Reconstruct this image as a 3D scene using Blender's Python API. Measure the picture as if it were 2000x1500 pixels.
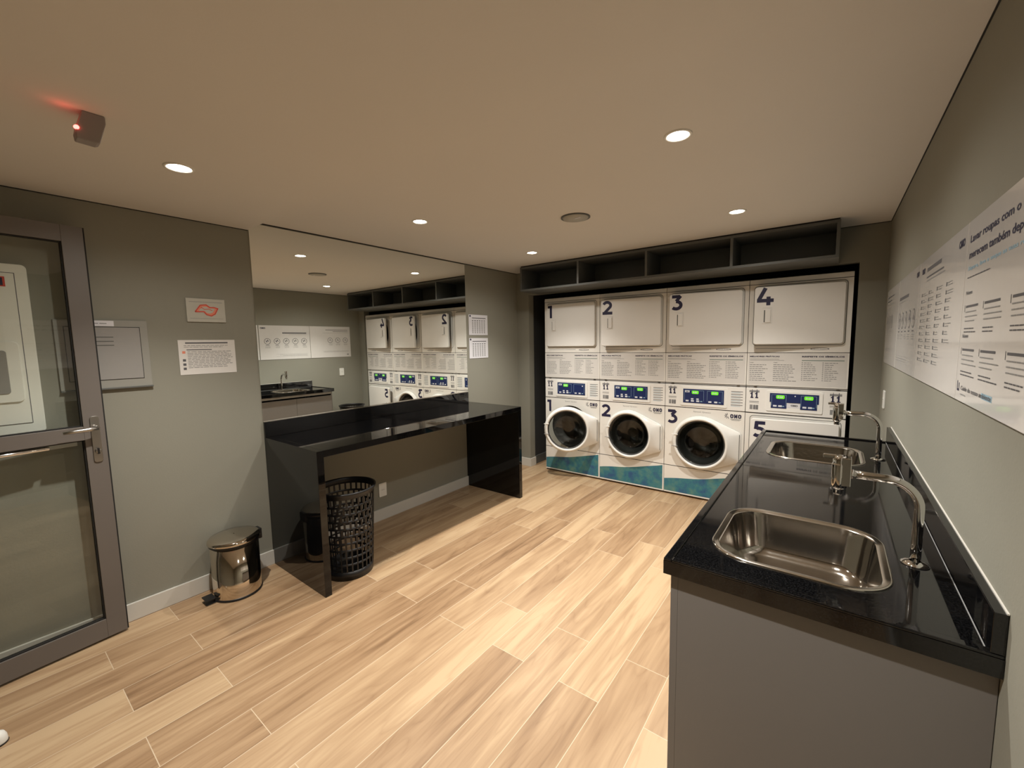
import bpy, bmesh, math, random
from mathutils import Vector, Matrix
random.seed(7)
PI = math.pi
for o in list(bpy.data.objects):
    bpy.data.objects.remove(o, do_unlink=True)
scene = bpy.context.scene
COL = scene.collection

# ------------------------------------------------------------------ camera
CAM = (2.6609, -4.1197, 1.5093)
R_ = Vector((0.79408032, 0.60755751, -0.01761575))
U_ = Vector((-0.04569679, 0.0885759, 0.99502066))
F_ = Vector((-0.6060926, 0.78932134, -0.0980998))
cd = bpy.data.cameras.new('camera')
cam = bpy.data.objects.new('camera', cd)
COL.objects.link(cam)
cam.matrix_world = Matrix(((R_.x, U_.x, -F_.x, CAM[0]), (R_.y, U_.y, -F_.y, CAM[1]), (R_.z, U_.z, -F_.z, CAM[2]), (0, 0, 0, 1)))
cd.sensor_width = 36
cd.lens = 818.652 / 2000 * 36
cd.clip_start = 0.02
scene.camera = cam

# ------------------------------------------------------------------ world / exposure
w = bpy.data.worlds.new('world')
scene.world = w
w.use_nodes = True
w.node_tree.nodes['Background'].inputs[0].default_value = (0.9, 0.85, 0.78, 1)
w.node_tree.nodes['Background'].inputs[1].default_value = 0.02
scene.view_settings.view_transform = 'Standard'
scene.view_settings.look = 'None'
scene.view_settings.gamma = 1
scene.view_settings.exposure = 0.14
BEAM_W, SPILL_W = 66.0, 6.5
LIGHT_COL = (1.0, 0.955, 0.88)

# ------------------------------------------------------------------ dimensions (metres)
XL, XR = -0.392, 2.947        # side walls
YB = -0.02                    # back wall face
YF = -5.3                     # wall behind the camera
H, HL, YS = 2.325, 2.265, -2.93   # high ceiling, low ceiling, step
MW = 0.69                     # machine width

# ------------------------------------------------------------------ materials
def nm(name):
    m = bpy.data.materials.new(name)
    m.use_nodes = True
    b = m.node_tree.nodes['Principled BSDF']
    return m, m.node_tree, b

def pm(name, col, rough=0.5, metal=0.0, spec=0.5, emit=None, es=0.0, noise=0.0, nscale=30, bump=0.0, bscale=200, coat=0.0):
    m, nt, b = nm(name)
    b.inputs['Base Color'].default_value = (*col, 1)
    b.inputs['Roughness'].default_value = rough
    b.inputs['Metallic'].default_value = metal
    b.inputs['Specular IOR Level'].default_value = spec
    b.inputs['Coat Weight'].default_value = coat
    if emit:
        b.inputs['Emission Color'].default_value = (*emit, 1)
        b.inputs['Emission Strength'].default_value = es
    tc = nt.nodes.new('ShaderNodeTexCoord')
    if noise > 0:
        n = nt.nodes.new('ShaderNodeTexNoise')
        n.inputs['Scale'].default_value = nscale
        n.inputs['Detail'].default_value = 4
        nt.links.new(tc.outputs['Object'], n.inputs['Vector'])
        mx = nt.nodes.new('ShaderNodeMix')
        mx.data_type = 'RGBA'
        mx.inputs[6].default_value = (*[c * (1 - noise) for c in col], 1)
        mx.inputs[7].default_value = (*[min(1, c * (1 + noise)) for c in col], 1)
        nt.links.new(n.outputs['Fac'], mx.inputs[0])
        nt.links.new(mx.outputs[2], b.inputs['Base Color'])
    if bump > 0:
        n2 = nt.nodes.new('ShaderNodeTexNoise')
        n2.inputs['Scale'].default_value = bscale
        n2.inputs['Detail'].default_value = 3
        nt.links.new(tc.outputs['Object'], n2.inputs['Vector'])
        bp = nt.nodes.new('ShaderNodeBump')
        bp.inputs['Strength'].default_value = bump
        bp.inputs['Distance'].default_value = 0.002
        nt.links.new(n2.outputs['Fac'], bp.inputs['Height'])
        nt.links.new(bp.outputs['Normal'], b.inputs['Normal'])
    return m

M = {}
M['wall'] = pm('wall_paint_grey', (0.262, 0.255, 0.21), 0.85, noise=0.04, nscale=2.5, bump=0.15, bscale=120)
M['ceil'] = pm('ceiling_paint_white', (0.72, 0.69, 0.64), 0.9, noise=0.02, nscale=2, bump=0.1, bscale=90)
M['base'] = pm('baseboard_white', (0.62, 0.6, 0.55), 0.45, noise=0.03, nscale=6)
M['dark'] = pm('shadow_gap_black', (0.012, 0.011, 0.01), 0.8, noise=0.1)
M['niche'] = pm('niche_shade_paint', (0.035, 0.035, 0.035), 0.8, noise=0.05)
M['shelf'] = pm('shelf_dark_grey_board', (0.105, 0.108, 0.1), 0.5, noise=0.05, nscale=8)
M['white'] = pm('machine_white_enamel', (0.86, 0.84, 0.79), 0.28, noise=0.02, nscale=3, coat=0.2)
M['whiteP'] = pm('panel_white_plastic', (0.86, 0.845, 0.81), 0.4, noise=0.02, nscale=4)
M['ringw'] = pm('door_ring_white', (0.9, 0.89, 0.85), 0.22, noise=0.02, nscale=4, coat=0.3)
M['gasket'] = pm('gasket_grey_rubber', (0.05, 0.05, 0.05), 0.55, noise=0.1)
M['drum'] = pm('drum_steel', (0.2, 0.2, 0.2), 0.3, 1.0, noise=0.1, nscale=20)
M['ink'] = pm('ink_navy', (0.018, 0.017, 0.055), 0.5, noise=0.05)
M['inkg'] = pm('ink_grey', (0.1, 0.1, 0.11), 0.6, noise=0.05)
M['inkl'] = pm('ink_light_grey', (0.27, 0.27, 0.27), 0.6, noise=0.05)
M['inkt'] = pm('ink_green_grey', (0.18, 0.25, 0.22), 0.6, noise=0.05)
M['inkb'] = pm('ink_pale_blue', (0.32, 0.5, 0.62), 0.6, noise=0.05)
M['inkr'] = pm('ink_red', (0.62, 0.07, 0.045), 0.6, noise=0.05)
M['inko'] = pm('ink_orange', (0.75, 0.25, 0.16), 0.6, noise=0.05)
M['black'] = pm('black_plastic', (0.01, 0.01, 0.011), 0.38, noise=0.1, nscale=10)
M['navy'] = pm('display_navy', (0.022, 0.035, 0.12), 0.25, noise=0.05)
M['led'] = pm('display_green_led', (0.1, 0.5, 0.02), 0.4, emit=(0.22, 1.0, 0.02), es=0.45)
M['redled'] = pm('red_led', (0.5, 0.02, 0.02), 0.4, emit=(1, 0.06, 0.05), es=12)
M['btn'] = pm('display_button_white', (0.75, 0.78, 0.85), 0.4, noise=0.03)
M['steel'] = pm('brushed_steel', (0.52, 0.49, 0.45), 0.12, 1.0, noise=0.06, nscale=30, bump=0.12, bscale=60)
M['steelrim'] = pm('polished_steel_rim', (0.72, 0.68, 0.62), 0.12, 1.0, noise=0.03)
M['chrome'] = pm('chrome', (0.75, 0.74, 0.72), 0.05, 1.0, noise=0.02)
M['bin'] = pm('bin_polished_steel', (0.66, 0.6, 0.52), 0.07, 1.0, noise=0.03, nscale=12)
M['frame'] = pm('aluminium_frame_taupe', (0.15, 0.132, 0.118), 0.45, noise=0.04, nscale=6)
M['nickel'] = pm('satin_nickel', (0.5, 0.48, 0.45), 0.28, 1.0, noise=0.03)
M['cab'] = pm('cabinet_taupe_laminate', (0.19, 0.178, 0.168), 0.5, noise=0.03, nscale=5)
M['boxg'] = pm('electrical_panel_grey', (0.3, 0.295, 0.265), 0.45, noise=0.03)
M['boxl'] = pm('electrical_door_grey', (0.31, 0.3, 0.285), 0.4, noise=0.03)
M['cabw'] = pm('hose_cabinet_white', (0.86, 0.86, 0.8), 0.4, noise=0.04, nscale=4)
M['paper'] = pm('paper_white', (0.7, 0.68, 0.65), 0.7, noise=0.03)
M['paperb'] = pm('paper_bright', (0.74, 0.74, 0.78), 0.6, noise=0.02)
M['plaque'] = pm('plaque_acrylic', (0.5, 0.49, 0.43), 0.25, noise=0.03)
M['plexi'] = pm('poster_gloss_board', (0.72, 0.7, 0.68), 0.16, noise=0.02, coat=0.3)
M['outlet'] = pm('outlet_white', (0.8, 0.8, 0.76), 0.35, noise=0.02)
M['grille'] = pm('diffuser_grey_plastic', (0.42, 0.41, 0.36), 0.5, noise=0.03)
M['det'] = pm('sensor_grey_plastic', (0.3, 0.27, 0.26), 0.5, noise=0.03)
M['lamp'] = pm('lamp_glow', (1, 1, 1), 0.5, emit=(1.0, 0.93, 0.8), es=30)
M['lampring'] = pm('lamp_ring_white', (0.8, 0.78, 0.72), 0.4, noise=0.02)

# black granite with fine speckle
def granite(name, rough, ior=1.5):
    m, nt, b = nm(name)
    tc = nt.nodes.new('ShaderNodeTexCoord')
    n = nt.nodes.new('ShaderNodeTexNoise'); n.inputs['Scale'].default_value = 260; n.inputs['Detail'].default_value = 3
    cr = nt.nodes.new('ShaderNodeValToRGB')
    cr.color_ramp.elements[0].position = 0.45; cr.color_ramp.elements[0].color = (0.0015, 0.0015, 0.0017, 1)
    cr.color_ramp.elements[1].position = 0.8; cr.color_ramp.elements[1].color = (0.013, 0.013, 0.014, 1)
    nt.links.new(tc.outputs['Object'], n.inputs['Vector'])
    nt.links.new(n.outputs['Fac'], cr.inputs['Fac'])
    nt.links.new(cr.outputs['Color'], b.inputs['Base Color'])
    n3 = nt.nodes.new('ShaderNodeTexNoise'); n3.inputs['Scale'].default_value = 5; n3.inputs['Detail'].default_value = 5
    nt.links.new(tc.outputs['Object'], n3.inputs['Vector'])
    mr = nt.nodes.new('ShaderNodeMapRange')
    mr.inputs['From Min'].default_value = 0.35; mr.inputs['From Max'].default_value = 0.75
    mr.inputs['To Min'].default_value = rough; mr.inputs['To Max'].default_value = rough + 0.06
    nt.links.new(n3.outputs['Fac'], mr.inputs['Value'])
    nt.links.new(mr.outputs['Result'], b.inputs['Roughness'])
    b.inputs['IOR'].default_value = ior
    return m
M['granite'] = granite('black_granite_polished', 0.008)
M['granite2'] = granite('black_granite_worktop', 0.03, 1.62)

# floor planks: wood-look tiles laid along Y in a quarter bond
def floor_mat():
    m, nt, b = nm('floor_wood_look_tile')
    N = nt.nodes.new; L = nt.links.new
    def math_(op, a, bb=None, c=None):
        n = N('ShaderNodeMath'); n.operation = op
        for i, v in enumerate((a, bb, c)):
            if v is None: continue
            if isinstance(v, (int, float)): n.inputs[i].default_value = v
            else: L(v, n.inputs[i])
        return n.outputs[0]
    g = N('ShaderNodeNewGeometry')
    sp = N('ShaderNodeSeparateXYZ'); L(g.outputs['Position'], sp.inputs[0])
    PW, PL = 0.1927, 1.188
    rx = math_('DIVIDE', math_('SUBTRACT', sp.outputs['X'], 0.016), PW)
    row = math_('FLOOR', rx)
    fx = math_('SUBTRACT', rx, row)
    par = math_('FLOORED_MODULO', row, 2.0)
    uy = math_('DIVIDE', math_('ADD', math_('ADD', sp.outputs['Y'], 2.33), math_('MULTIPLY', par, 0.3)), PL)
    col = math_('FLOOR', uy)
    fy = math_('SUBTRACT', uy, col)
    ex = math_('MULTIPLY', math_('MINIMUM', fx, math_('SUBTRACT', 1.0, fx)), PW)
    ey = math_('MULTIPLY', math_('MINIMUM', fy, math_('SUBTRACT', 1.0, fy)), PL)
    edge = math_('MINIMUM', ex, ey)
    joint = math_('LESS_THAN', edge, 0.0014)
    cid = N('ShaderNodeCombineXYZ'); L(row, cid.inputs[0]); L(col, cid.inputs[1])
    wn = N('ShaderNodeTexWhiteNoise'); wn.noise_dimensions = '3D'; L(cid.outputs[0], wn.inputs['Vector'])
    # grain coordinates, shifted per plank
    off = N('ShaderNodeVectorMath'); off.operation = 'SCALE'; L(wn.outputs['Color'], off.inputs[0]); off.inputs['Scale'].default_value = 40
    ad = N('ShaderNodeVectorMath'); ad.operation = 'ADD'; L(g.outputs['Position'], ad.inputs[0]); L(off.outputs[0], ad.inputs[1])
    mp = N('ShaderNodeMapping'); mp.inputs['Scale'].default_value = (9, 0.9, 1); L(ad.outputs[0], mp.inputs['Vector'])
    n1 = N('ShaderNodeTexNoise'); n1.inputs['Scale'].default_value = 1.2; n1.inputs['Detail'].default_value = 5; n1.inputs['Distortion'].default_value = 0.9
    L(mp.outputs[0], n1.inputs['Vector'])
    mp2 = N('ShaderNodeMapping'); mp2.inputs['Scale'].default_value = (60, 2.2, 1); L(ad.outputs[0], mp2.inputs['Vector'])
    n2 = N('ShaderNodeTexNoise'); n2.inputs['Scale'].default_value = 1.0; n2.inputs['Detail'].default_value = 6; n2.inputs['Distortion'].default_value = 0.5
    L(mp2.outputs[0], n2.inputs['Vector'])
    mp3 = N('ShaderNodeMapping'); mp3.inputs['Scale'].default_value = (5.5, 0.55, 1); L(ad.outputs[0], mp3.inputs['Vector'])
    wv = N('ShaderNodeTexNoise'); wv.inputs['Scale'].default_value = 1.0; wv.inputs['Detail'].default_value = 1.5; wv.inputs['Distortion'].default_value = 1.6
    L(mp3.outputs[0], wv.inputs['Vector'])
    rings = math_('PINGPONG', math_('MULTIPLY', wv.outputs['Fac'], 9.0), 0.5)
    rings = math_('POWER', math_('MULTIPLY', rings, 2.0), 4.0)
    s = math_('ADD', math_('MULTIPLY', n1.outputs['Fac'], 0.95), math_('MULTIPLY', n2.outputs['Fac'], 0.35))
    s = math_('ADD', s, math_('MULTIPLY', wn.outputs['Value'], 0.34))
    s = math_('SUBTRACT', s, math_('MULTIPLY', rings, 0.09))
    cr = N('ShaderNodeValToRGB'); L(s, cr.inputs['Fac'])
    e = cr.color_ramp.elements
    e[0].position = 0.42; e[0].color = (0.2, 0.115, 0.058, 1)
    e[1].position = 1.05; e[1].color = (0.52, 0.37, 0.222, 1)
    k = cr.color_ramp.elements.new(0.62); k.color = (0.32, 0.2, 0.108, 1)
    k = cr.color_ramp.elements.new(0.82); k.color = (0.42, 0.28, 0.16, 1)
    mx = N('ShaderNodeMix'); mx.data_type = 'RGBA'
    L(joint, mx.inputs[0]); L(cr.outputs['Color'], mx.inputs[6]); mx.inputs[7].default_value = (0.6, 0.48, 0.34, 1)
    L(mx.outputs[2], b.inputs['Base Color'])
    b.inputs['Roughness'].default_value = 0.42
    bp = N('ShaderNodeBump'); bp.inputs['Strength'].default_value = 0.08; bp.inputs['Distance'].default_value = 0.002
    L(n2.outputs['Fac'], bp.inputs['Height']); L(bp.outputs['Normal'], b.inputs['Normal'])
    return m
M['floor'] = floor_mat()

def decal_mat():
    m, nt, b = nm('water_decal_teal_blue')
    tc = nt.nodes.new('ShaderNodeNewGeometry')
    n = nt.nodes.new('ShaderNodeTexNoise'); n.inputs['Scale'].default_value = 9; n.inputs['Detail'].default_value = 7; n.inputs['Roughness'].default_value = 0.65
    nt.links.new(tc.outputs['Position'], n.inputs['Vector'])
    cr = nt.nodes.new('ShaderNodeValToRGB')
    e = cr.color_ramp.elements
    e[0].position = 0.36; e[0].color = (0.03, 0.1, 0.24, 1)
    e[1].position = 0.68; e[1].color = (0.13, 0.27, 0.22, 1)
    k = e.new(0.5); k.color = (0.04, 0.2, 0.25, 1)
    nt.links.new(n.outputs['Fac'], cr.inputs['Fac'])
    nt.links.new(cr.outputs['Color'], b.inputs['Base Color'])
    b.inputs['Roughness'].default_value = 0.35
    return m
M['decal'] = decal_mat()

def glass_mat(name, tint, refl=1.0, rough=0.0):
    m = bpy.data.materials.new(name); m.use_nodes = True
    nt = m.node_tree; nt.nodes.clear()
    out = nt.nodes.new('ShaderNodeOutputMaterial')
    t = nt.nodes.new('ShaderNodeBsdfTransparent'); t.inputs[0].default_value = (*tint, 1)
    g = nt.nodes.new('ShaderNodeBsdfGlossy'); g.inputs['Roughness'].default_value = rough
    fr = nt.nodes.new('ShaderNodeFresnel')
    gm = nt.nodes.new('ShaderNodeNewGeometry'); mi = nt.nodes.new('ShaderNodeMapRange')   # thin pane: same reflectance from both faces
    mi.inputs['To Min'].default_value = 1.5; mi.inputs['To Max'].default_value = 1 / 1.5
    nt.links.new(gm.outputs['Backfacing'], mi.inputs['Value']); nt.links.new(mi.outputs['Result'], fr.inputs[0])
    mul = nt.nodes.new('ShaderNodeMath'); mul.operation = 'MULTIPLY'; mul.inputs[1].default_value = refl
    nt.links.new(fr.outputs[0], mul.inputs[0])
    mx = nt.nodes.new('ShaderNodeMixShader')
    nt.links.new(mul.outputs[0], mx.inputs[0]); nt.links.new(t.outputs[0], mx.inputs[1]); nt.links.new(g.outputs[0], mx.inputs[2])
    nt.links.new(mx.outputs[0], out.inputs[0])
    return m
M['glass'] = glass_mat('door_clear_glass', (0.96, 0.975, 0.965))
M['porthole'] = glass_mat('porthole_smoked_glass', (0.4, 0.42, 0.4), 1.3)

def mirror_mat():
    m = bpy.data.materials.new('mirror_silver'); m.use_nodes = True
    nt = m.node_tree; nt.nodes.clear()
    out = nt.nodes.new('ShaderNodeOutputMaterial')
    g = nt.nodes.new('ShaderNodeBsdfGlossy'); g.inputs['Color'].default_value = (0.86, 0.88, 0.85, 1); g.inputs['Roughness'].default_value = 0.0
    nt.links.new(g.outputs[0], out.inputs[0])
    return m
M['mirror'] = mirror_mat()

# ------------------------------------------------------------------ mesh builder
class Fr:
    """a plane: origin, u (right), v (up), n (out)"""
    def __init__(s, o, u, v):
        s.o = Vector(o); s.u = Vector(u).normalized(); s.v = Vector(v).normalized(); s.n = s.u.cross(s.v)
    def p(s, a, b, c=0.0):
        return s.o + s.u * a + s.v * b + s.n * c

class MB:
    def __init__(s):
        s.v = []; s.f = []; s.m = []; s.sm = []; s.mats = []
    def mi(s, mat):
        if mat not in s.mats: s.mats.append(mat)
        return s.mats.index(mat)
    def face(s, idx, mat, smooth=False):
        s.f.append(idx); s.m.append(s.mi(mat)); s.sm.append(smooth)
    def add(s, pts):
        i = len(s.v); s.v.extend([tuple(p) for p in pts]); return list(range(i, i + len(pts)))
    def box(s, x0, x1, y0, y1, z0, z1, mat):
        a = s.add([(x0, y0, z0), (x1, y0, z0), (x1, y1, z0), (x0, y1, z0), (x0, y0, z1), (x1, y0, z1), (x1, y1, z1), (x0, y1, z1)])
        for q in ((3, 2, 1, 0), (4, 5, 6, 7), (0, 1, 5, 4), (1, 2, 6, 5), (2, 3, 7, 6), (3, 0, 4, 7)):
            s.face([a[k] for k in q], mat)
        return s
    def fbox(s, fr, a0, a1, b0, b1, c0, c1, mat):
        return s.prism(fr, [(a0, b0), (a1, b0), (a1, b1), (a0, b1)], c0, c1, mat)
    def prism(s, fr, poly, c0, c1, mat, smooth=False):
        n = len(poly)
        A = s.add([fr.p(x, y, c0) for x, y in poly]); B = s.add([fr.p(x, y, c1) for x, y in poly])
        s.face(B, mat); s.face(A[::-1], mat)
        for i in range(n):
            j = (i + 1) % n
            s.face([A[i], A[j], B[j], B[i]], mat, smooth)
        return s
    def poly(s, fr, poly, c, mat):
        s.face(s.add([fr.p(x, y, c) for x, y in poly]), mat); return s
    def rect(s, fr, a0, a1, b0, b1, c, mat):
        return s.poly(fr, [(a0, b0), (a1, b0), (a1, b1), (a0, b1)], c, mat)
    def loft(s, loops, mats, cap0=None, cap1=None, smooth=True):
        ids = [s.add(l) for l in loops]
        n = len(loops[0])
        for k in range(len(loops) - 1):
            mt = mats[k] if isinstance(mats, (list, tuple)) else mats
            for i in range(n):
                j = (i + 1) % n
                s.face([ids[k][i], ids[k][j], ids[k + 1][j], ids[k + 1][i]], mt, smooth)
        if cap0: s.face(ids[0][::-1], cap0)
        if cap1: s.face(ids[-1], cap1)
        return s
    def tube(s, pts, r, mat, seg=14, caps=True):
        pts = [Vector(p) for p in pts]
        loops = []
        up = Vector((0.13, 0.31, 0.94)).normalized()
        prev = None
        for i, p in enumerate(pts):
            t = (pts[min(i + 1, len(pts) - 1)] - pts[max(i - 1, 0)]).normalized()
            if prev is None:
                a = t.cross(up)
                if a.length < 1e-3: a = t.cross(Vector((1, 0, 0)))
            else:
                a = prev - t * prev.dot(t)
            a.normalize(); prev = a
            b = t.cross(a)
            rr = r[i] if isinstance(r, (list, tuple)) else r
            loops.append([p + a * math.cos(2 * PI * k / seg) * rr + b * math.sin(2 * PI * k / seg) * rr for k in range(seg)])
        return s.loft(loops, mat, mat if caps else None, mat if caps else None)
    def lathe(s, fr, prof, mat, seg=40, cap0=None, cap1=None, a=0.0, b=0.0):
        """prof: list of (radius, n offset)"""
        loops = [[fr.p(a + r * math.cos(2 * PI * k / seg), b + r * math.sin(2 * PI * k / seg), c) for k in range(seg)] for r, c in prof]
        return s.loft(loops, mat, cap0, cap1)
    def build(s, name, parent=None, bevel=0.0, loc=None, rot=None, seg=2, vertical=None):
        me = bpy.data.meshes.new(name)
        me.from_pydata(s.v, [], s.f)
        for m in s.mats: me.materials.append(m)
        for i, p in enumerate(me.polygons):
            p.material_index = s.m[i]; p.use_smooth = s.sm[i]
        me.validate(); me.update()
        o = bpy.data.objects.new(name, me)
        COL.objects.link(o)
        if parent: o.parent = parent
        if loc: o.location = loc
        if rot: o.rotation_euler = rot
        if bevel > 0:
            bm = o.modifiers.new('bevel', 'BEVEL'); bm.width = bevel; bm.segments = seg; bm.limit_method = 'ANGLE'; bm.angle_limit = math.radians(50)
            bm.harden_normals = False
        return o

def tag(o, label=None, cat=None, group=None, kind=None):
    if label: o['label'] = label
    if cat: o['category'] = cat
    if group: o['group'] = group
    if kind: o['kind'] = kind
    return o
def thing(name, loc, label, cat, group=None, rot=None):
    o = bpy.data.objects.new(name, None); COL.objects.link(o)
    o.empty_display_size = 0.05
    o.location = loc
    if rot: o.rotation_euler = rot
    return tag(o, label, cat, group)
def struct(mb, name, label=None, **k):
    o = mb.build(name, **k); tag(o, label, None, None, 'structure'); return o

def rrect(w_, h_, r, n=6, cx=0, cy=0):
    pts = []
    for (sx, sy, a0) in ((1, 1, 0), (-1, 1, 90), (-1, -1, 180), (1, -1, 270)):
        for k in range(n + 1):
            a = math.radians(a0 + 90 * k / n)
            pts.append((cx + sx * (w_ / 2 - r) + r * math.cos(a), cy + sy * (h_ / 2 - r) + r * math.sin(a)))
    return pts

# text as 2D mesh, cached
_tc = {}
def text2d(body, bold=0.0):
    key = (body, bold)
    if key in _tc: return _tc[key]
    c = bpy.data.curves.new('t', 'FONT'); c.body = body; c.size = 1; c.offset = bold; c.resolution_u = 2
    c.fill_mode = 'FRONT'
    ob = bpy.data.objects.new('t', c); COL.objects.link(ob)
    dg = bpy.context.evaluated_depsgraph_get()
    me = bpy.data.meshes.new_from_object(ob.evaluated_get(dg))
    vs = [(v.co.x, v.co.y) for v in me.vertices]; fs = [list(p.vertices) for p in me.polygons]
    bpy.data.objects.remove(ob, do_unlink=True); bpy.data.curves.remove(c); bpy.data.meshes.remove(me)
    x0 = min(v[0] for v in vs); x1 = max(v[0] for v in vs); y0 = min(v[1] for v in vs); y1 = max(v[1] for v in vs)
    _tc[key] = ([((x - x0), (y - y0)) for x, y in vs], fs, x1 - x0, y1 - y0)
    return _tc[key]
def put_text(mb, fr, body, x, y, h, mat, c=0.0006, width=None, bold=0.02):
    vs, fs, W_, H_ = text2d(body, bold)
    sy = h / H_; sx = sy if width is None else width / W_
    ids = mb.add([fr.p(x + a * sx, y + b * sy, c) for a, b in vs])
    for f in fs: mb.face([ids[i] for i in f], mat)
    return W_ * sx
def lines(mb, fr, x0, x1, y_top, n, dy, h, mat, c=0.0006, rnd=0.35):
    """illegible small print as broken runs of words"""
    for k in range(n):
        y = y_top - k * dy
        L = (x1 - x0) * (1 - random.random() * rnd)
        x = x0
        while x < x0 + L - 0.002:
            wl = min(random.uniform(0.012, 0.03), x0 + L - x)
            mb.rect(fr, x, x + wl, y - h, y, c, mat)
            x += wl + 0.004

# heavy geometric digits drawn by stroking centre lines
def arc(cx, cy, rx, ry, a0, a1, n=14):
    return [(cx + rx * math.cos(math.radians(a0 + (a1 - a0) * k / n)), cy + ry * math.sin(math.radians(a0 + (a1 - a0) * k / n))) for k in range(n + 1)]
def stroke(mb, fr, pts, wd, ox, oy, sx, sy, mat, c):
    L = []; R = []
    P = [Vector((x * sx, y * sy)) for x, y in pts]
    for i, p in enumerate(P):
        d0 = (P[i] - P[i - 1]).normalized() if i > 0 else (P[1] - P[0]).normalized()
        d1 = (P[i + 1] - P[i]).normalized() if i < len(P) - 1 else d0
        n0 = Vector((-d0.y, d0.x)); n1 = Vector((-d1.y, d1.x))
        b = (n0 + n1); b.normalize()
        k = wd / 2 / max(0.35, b.dot(n0))
        L.append(p + b * k); R.append(p - b * k)
    for i in range(len(P) - 1):
        q = [R[i], R[i + 1], L[i + 1], L[i]]
        mb.face(mb.add([fr.p(ox + a.x, oy + a.y, c) for a in q]), mat)
DIG = {
 '1': [[(0.02, 0.89), (0.42, 0.89)], [(0.31, 1.0), (0.31, 0.0)]],
 '2': [arc(0.36, 0.66, 0.27, 0.23, 160, -35) + [(0.14, 0.10)], [(0.02, 0.105), (0.76, 0.105)]],
 '3': [[(0.06, 0.90), (0.56, 0.90)], [(0.60, 0.93), (0.32, 0.60)], arc(0.33, 0.345, 0.29, 0.235, 95, -140)],
 '4': [[(0.44, 1.0), (0.12, 0.33)], [(0.02, 0.28), (0.86, 0.28)], [(0.6, 0.5), (0.6, 0.0)]],
 '5': [[(0.16, 0.90), (0.68, 0.90)], [(0.24, 0.97), (0.2, 0.5)], arc(0.34, 0.335, 0.29, 0.235, 112, -140)],
}
def digit(mb, fr, d, x, y, h, mat, c=0.0008):
    for k, st in enumerate(DIG[d]):
        stroke(mb, fr, st, h * 0.205, x, y, h, h, mat, c + 0.00006 * k)
    if d == '3' or d == '5' or d == '2':
        pass

# ================================================================== SETTING
f = MB(); f.box(XL - 0.1, XR + 0.1, YF - 0.1, 0.95, -0.06, 0.0, M['floor']); struct(f, 'floor', 'pale wood look plank tile floor')
c = MB()
c.box(XL - 0.1, XR + 0.1, YF - 0.1, YS, HL, H + 0.15, M['ceil'])
c.box(XL - 0.1, XR + 0.1, YS, 0.95, H, H + 0.15, M['ceil'])
struct(c, 'ceiling', 'matt off white ceiling with a low step')
c = MB(); c.box(XL - 0.1, XL, YF, 0.1, 0, H, M['wall']); struct(c, 'wall_left', 'grey green painted wall')
c = MB(); c.box(XR, XR + 0.1, YF, 0.1, 0, H, M['wall']); struct(c, 'wall_right', 'grey green painted wall')
c = MB(); c.box(XL - 0.1, XR + 0.1, YF - 0.1, YF, 0, H, M['wall']); struct(c, 'wall_front', 'grey green painted wall')
NX0, NX1, NZ = -0.22, 2.785, 2.062
c = MB()
c.box(XL, NX0, YB, YB + 0.1, 0, H, M['wall'])
c.box(NX1, XR, YB, YB + 0.1, 0, H, M['wall'])
c.box(NX0, NX1, YB, YB + 0.1, NZ, H, M['wall'])
struct(c, 'wall_back', 'grey wall framing the machine niche')
c = MB()   # niche lining, its dark colour standing in for the shade inside
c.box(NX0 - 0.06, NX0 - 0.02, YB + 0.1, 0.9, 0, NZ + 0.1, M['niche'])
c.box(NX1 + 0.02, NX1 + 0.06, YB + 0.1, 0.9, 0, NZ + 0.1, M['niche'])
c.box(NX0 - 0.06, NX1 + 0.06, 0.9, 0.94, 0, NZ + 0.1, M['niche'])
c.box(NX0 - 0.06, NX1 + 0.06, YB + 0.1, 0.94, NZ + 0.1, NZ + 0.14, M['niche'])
struct(c, 'wall_niche', 'lining of the machine niche, coloured dark for its shade')
BH, BT = 0.1, 0.014
c = MB(); c.box(XL, XL + BT, -5.25, YB, 0, BH, M['base']); struct(c, 'baseboard_left', bevel=0.002)
c = MB(); c.box(XR - BT, XR, -5.25, -2.955, 0, BH, M['base']); c.box(XR - BT, XR, -0.904, YB, 0, BH, M['base']); struct(c, 'baseboard_right', bevel=0.002)
c = MB(); c.box(XL + BT, NX0, YB - BT, YB, 0, BH, M['base']); c.box(NX0, NX0 + BT, YB - BT, YB + 0.1, 0, BH, M['base'])
c.box(NX1 - BT, XR - BT, YB - BT, YB, 0, BH, M['base']); struct(c, 'baseboard_back', bevel=0.002)
c = MB(); c.box(NX0 - 0.02, NX0 - 0.006, YB + 0.1, 0.9, 0, BH, M['shelf']); struct(c, 'baseboard_niche')  # dark board colour puts the niche's shade into this baseboard
# thin dark strips painted as gap shade where walls meet the ceiling
c = MB()
c.box(XL, XL + 0.004, YS, YB, H - 0.006, H, M['dark'])
c.box(XL, XL + 0.004, YF, YS, HL - 0.004, HL, M['dark'])
c.box(XR - 0.004, XR, YF, YS, HL - 0.004, HL, M['dark']); c.box(XR - 0.004, XR, YS, YB, H - 0.004, H, M['dark'])
c.box(XL, XR, YB - 0.004, YB, H - 0.004, H, M['dark'])
struct(c, 'gap_shade_1')

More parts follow.
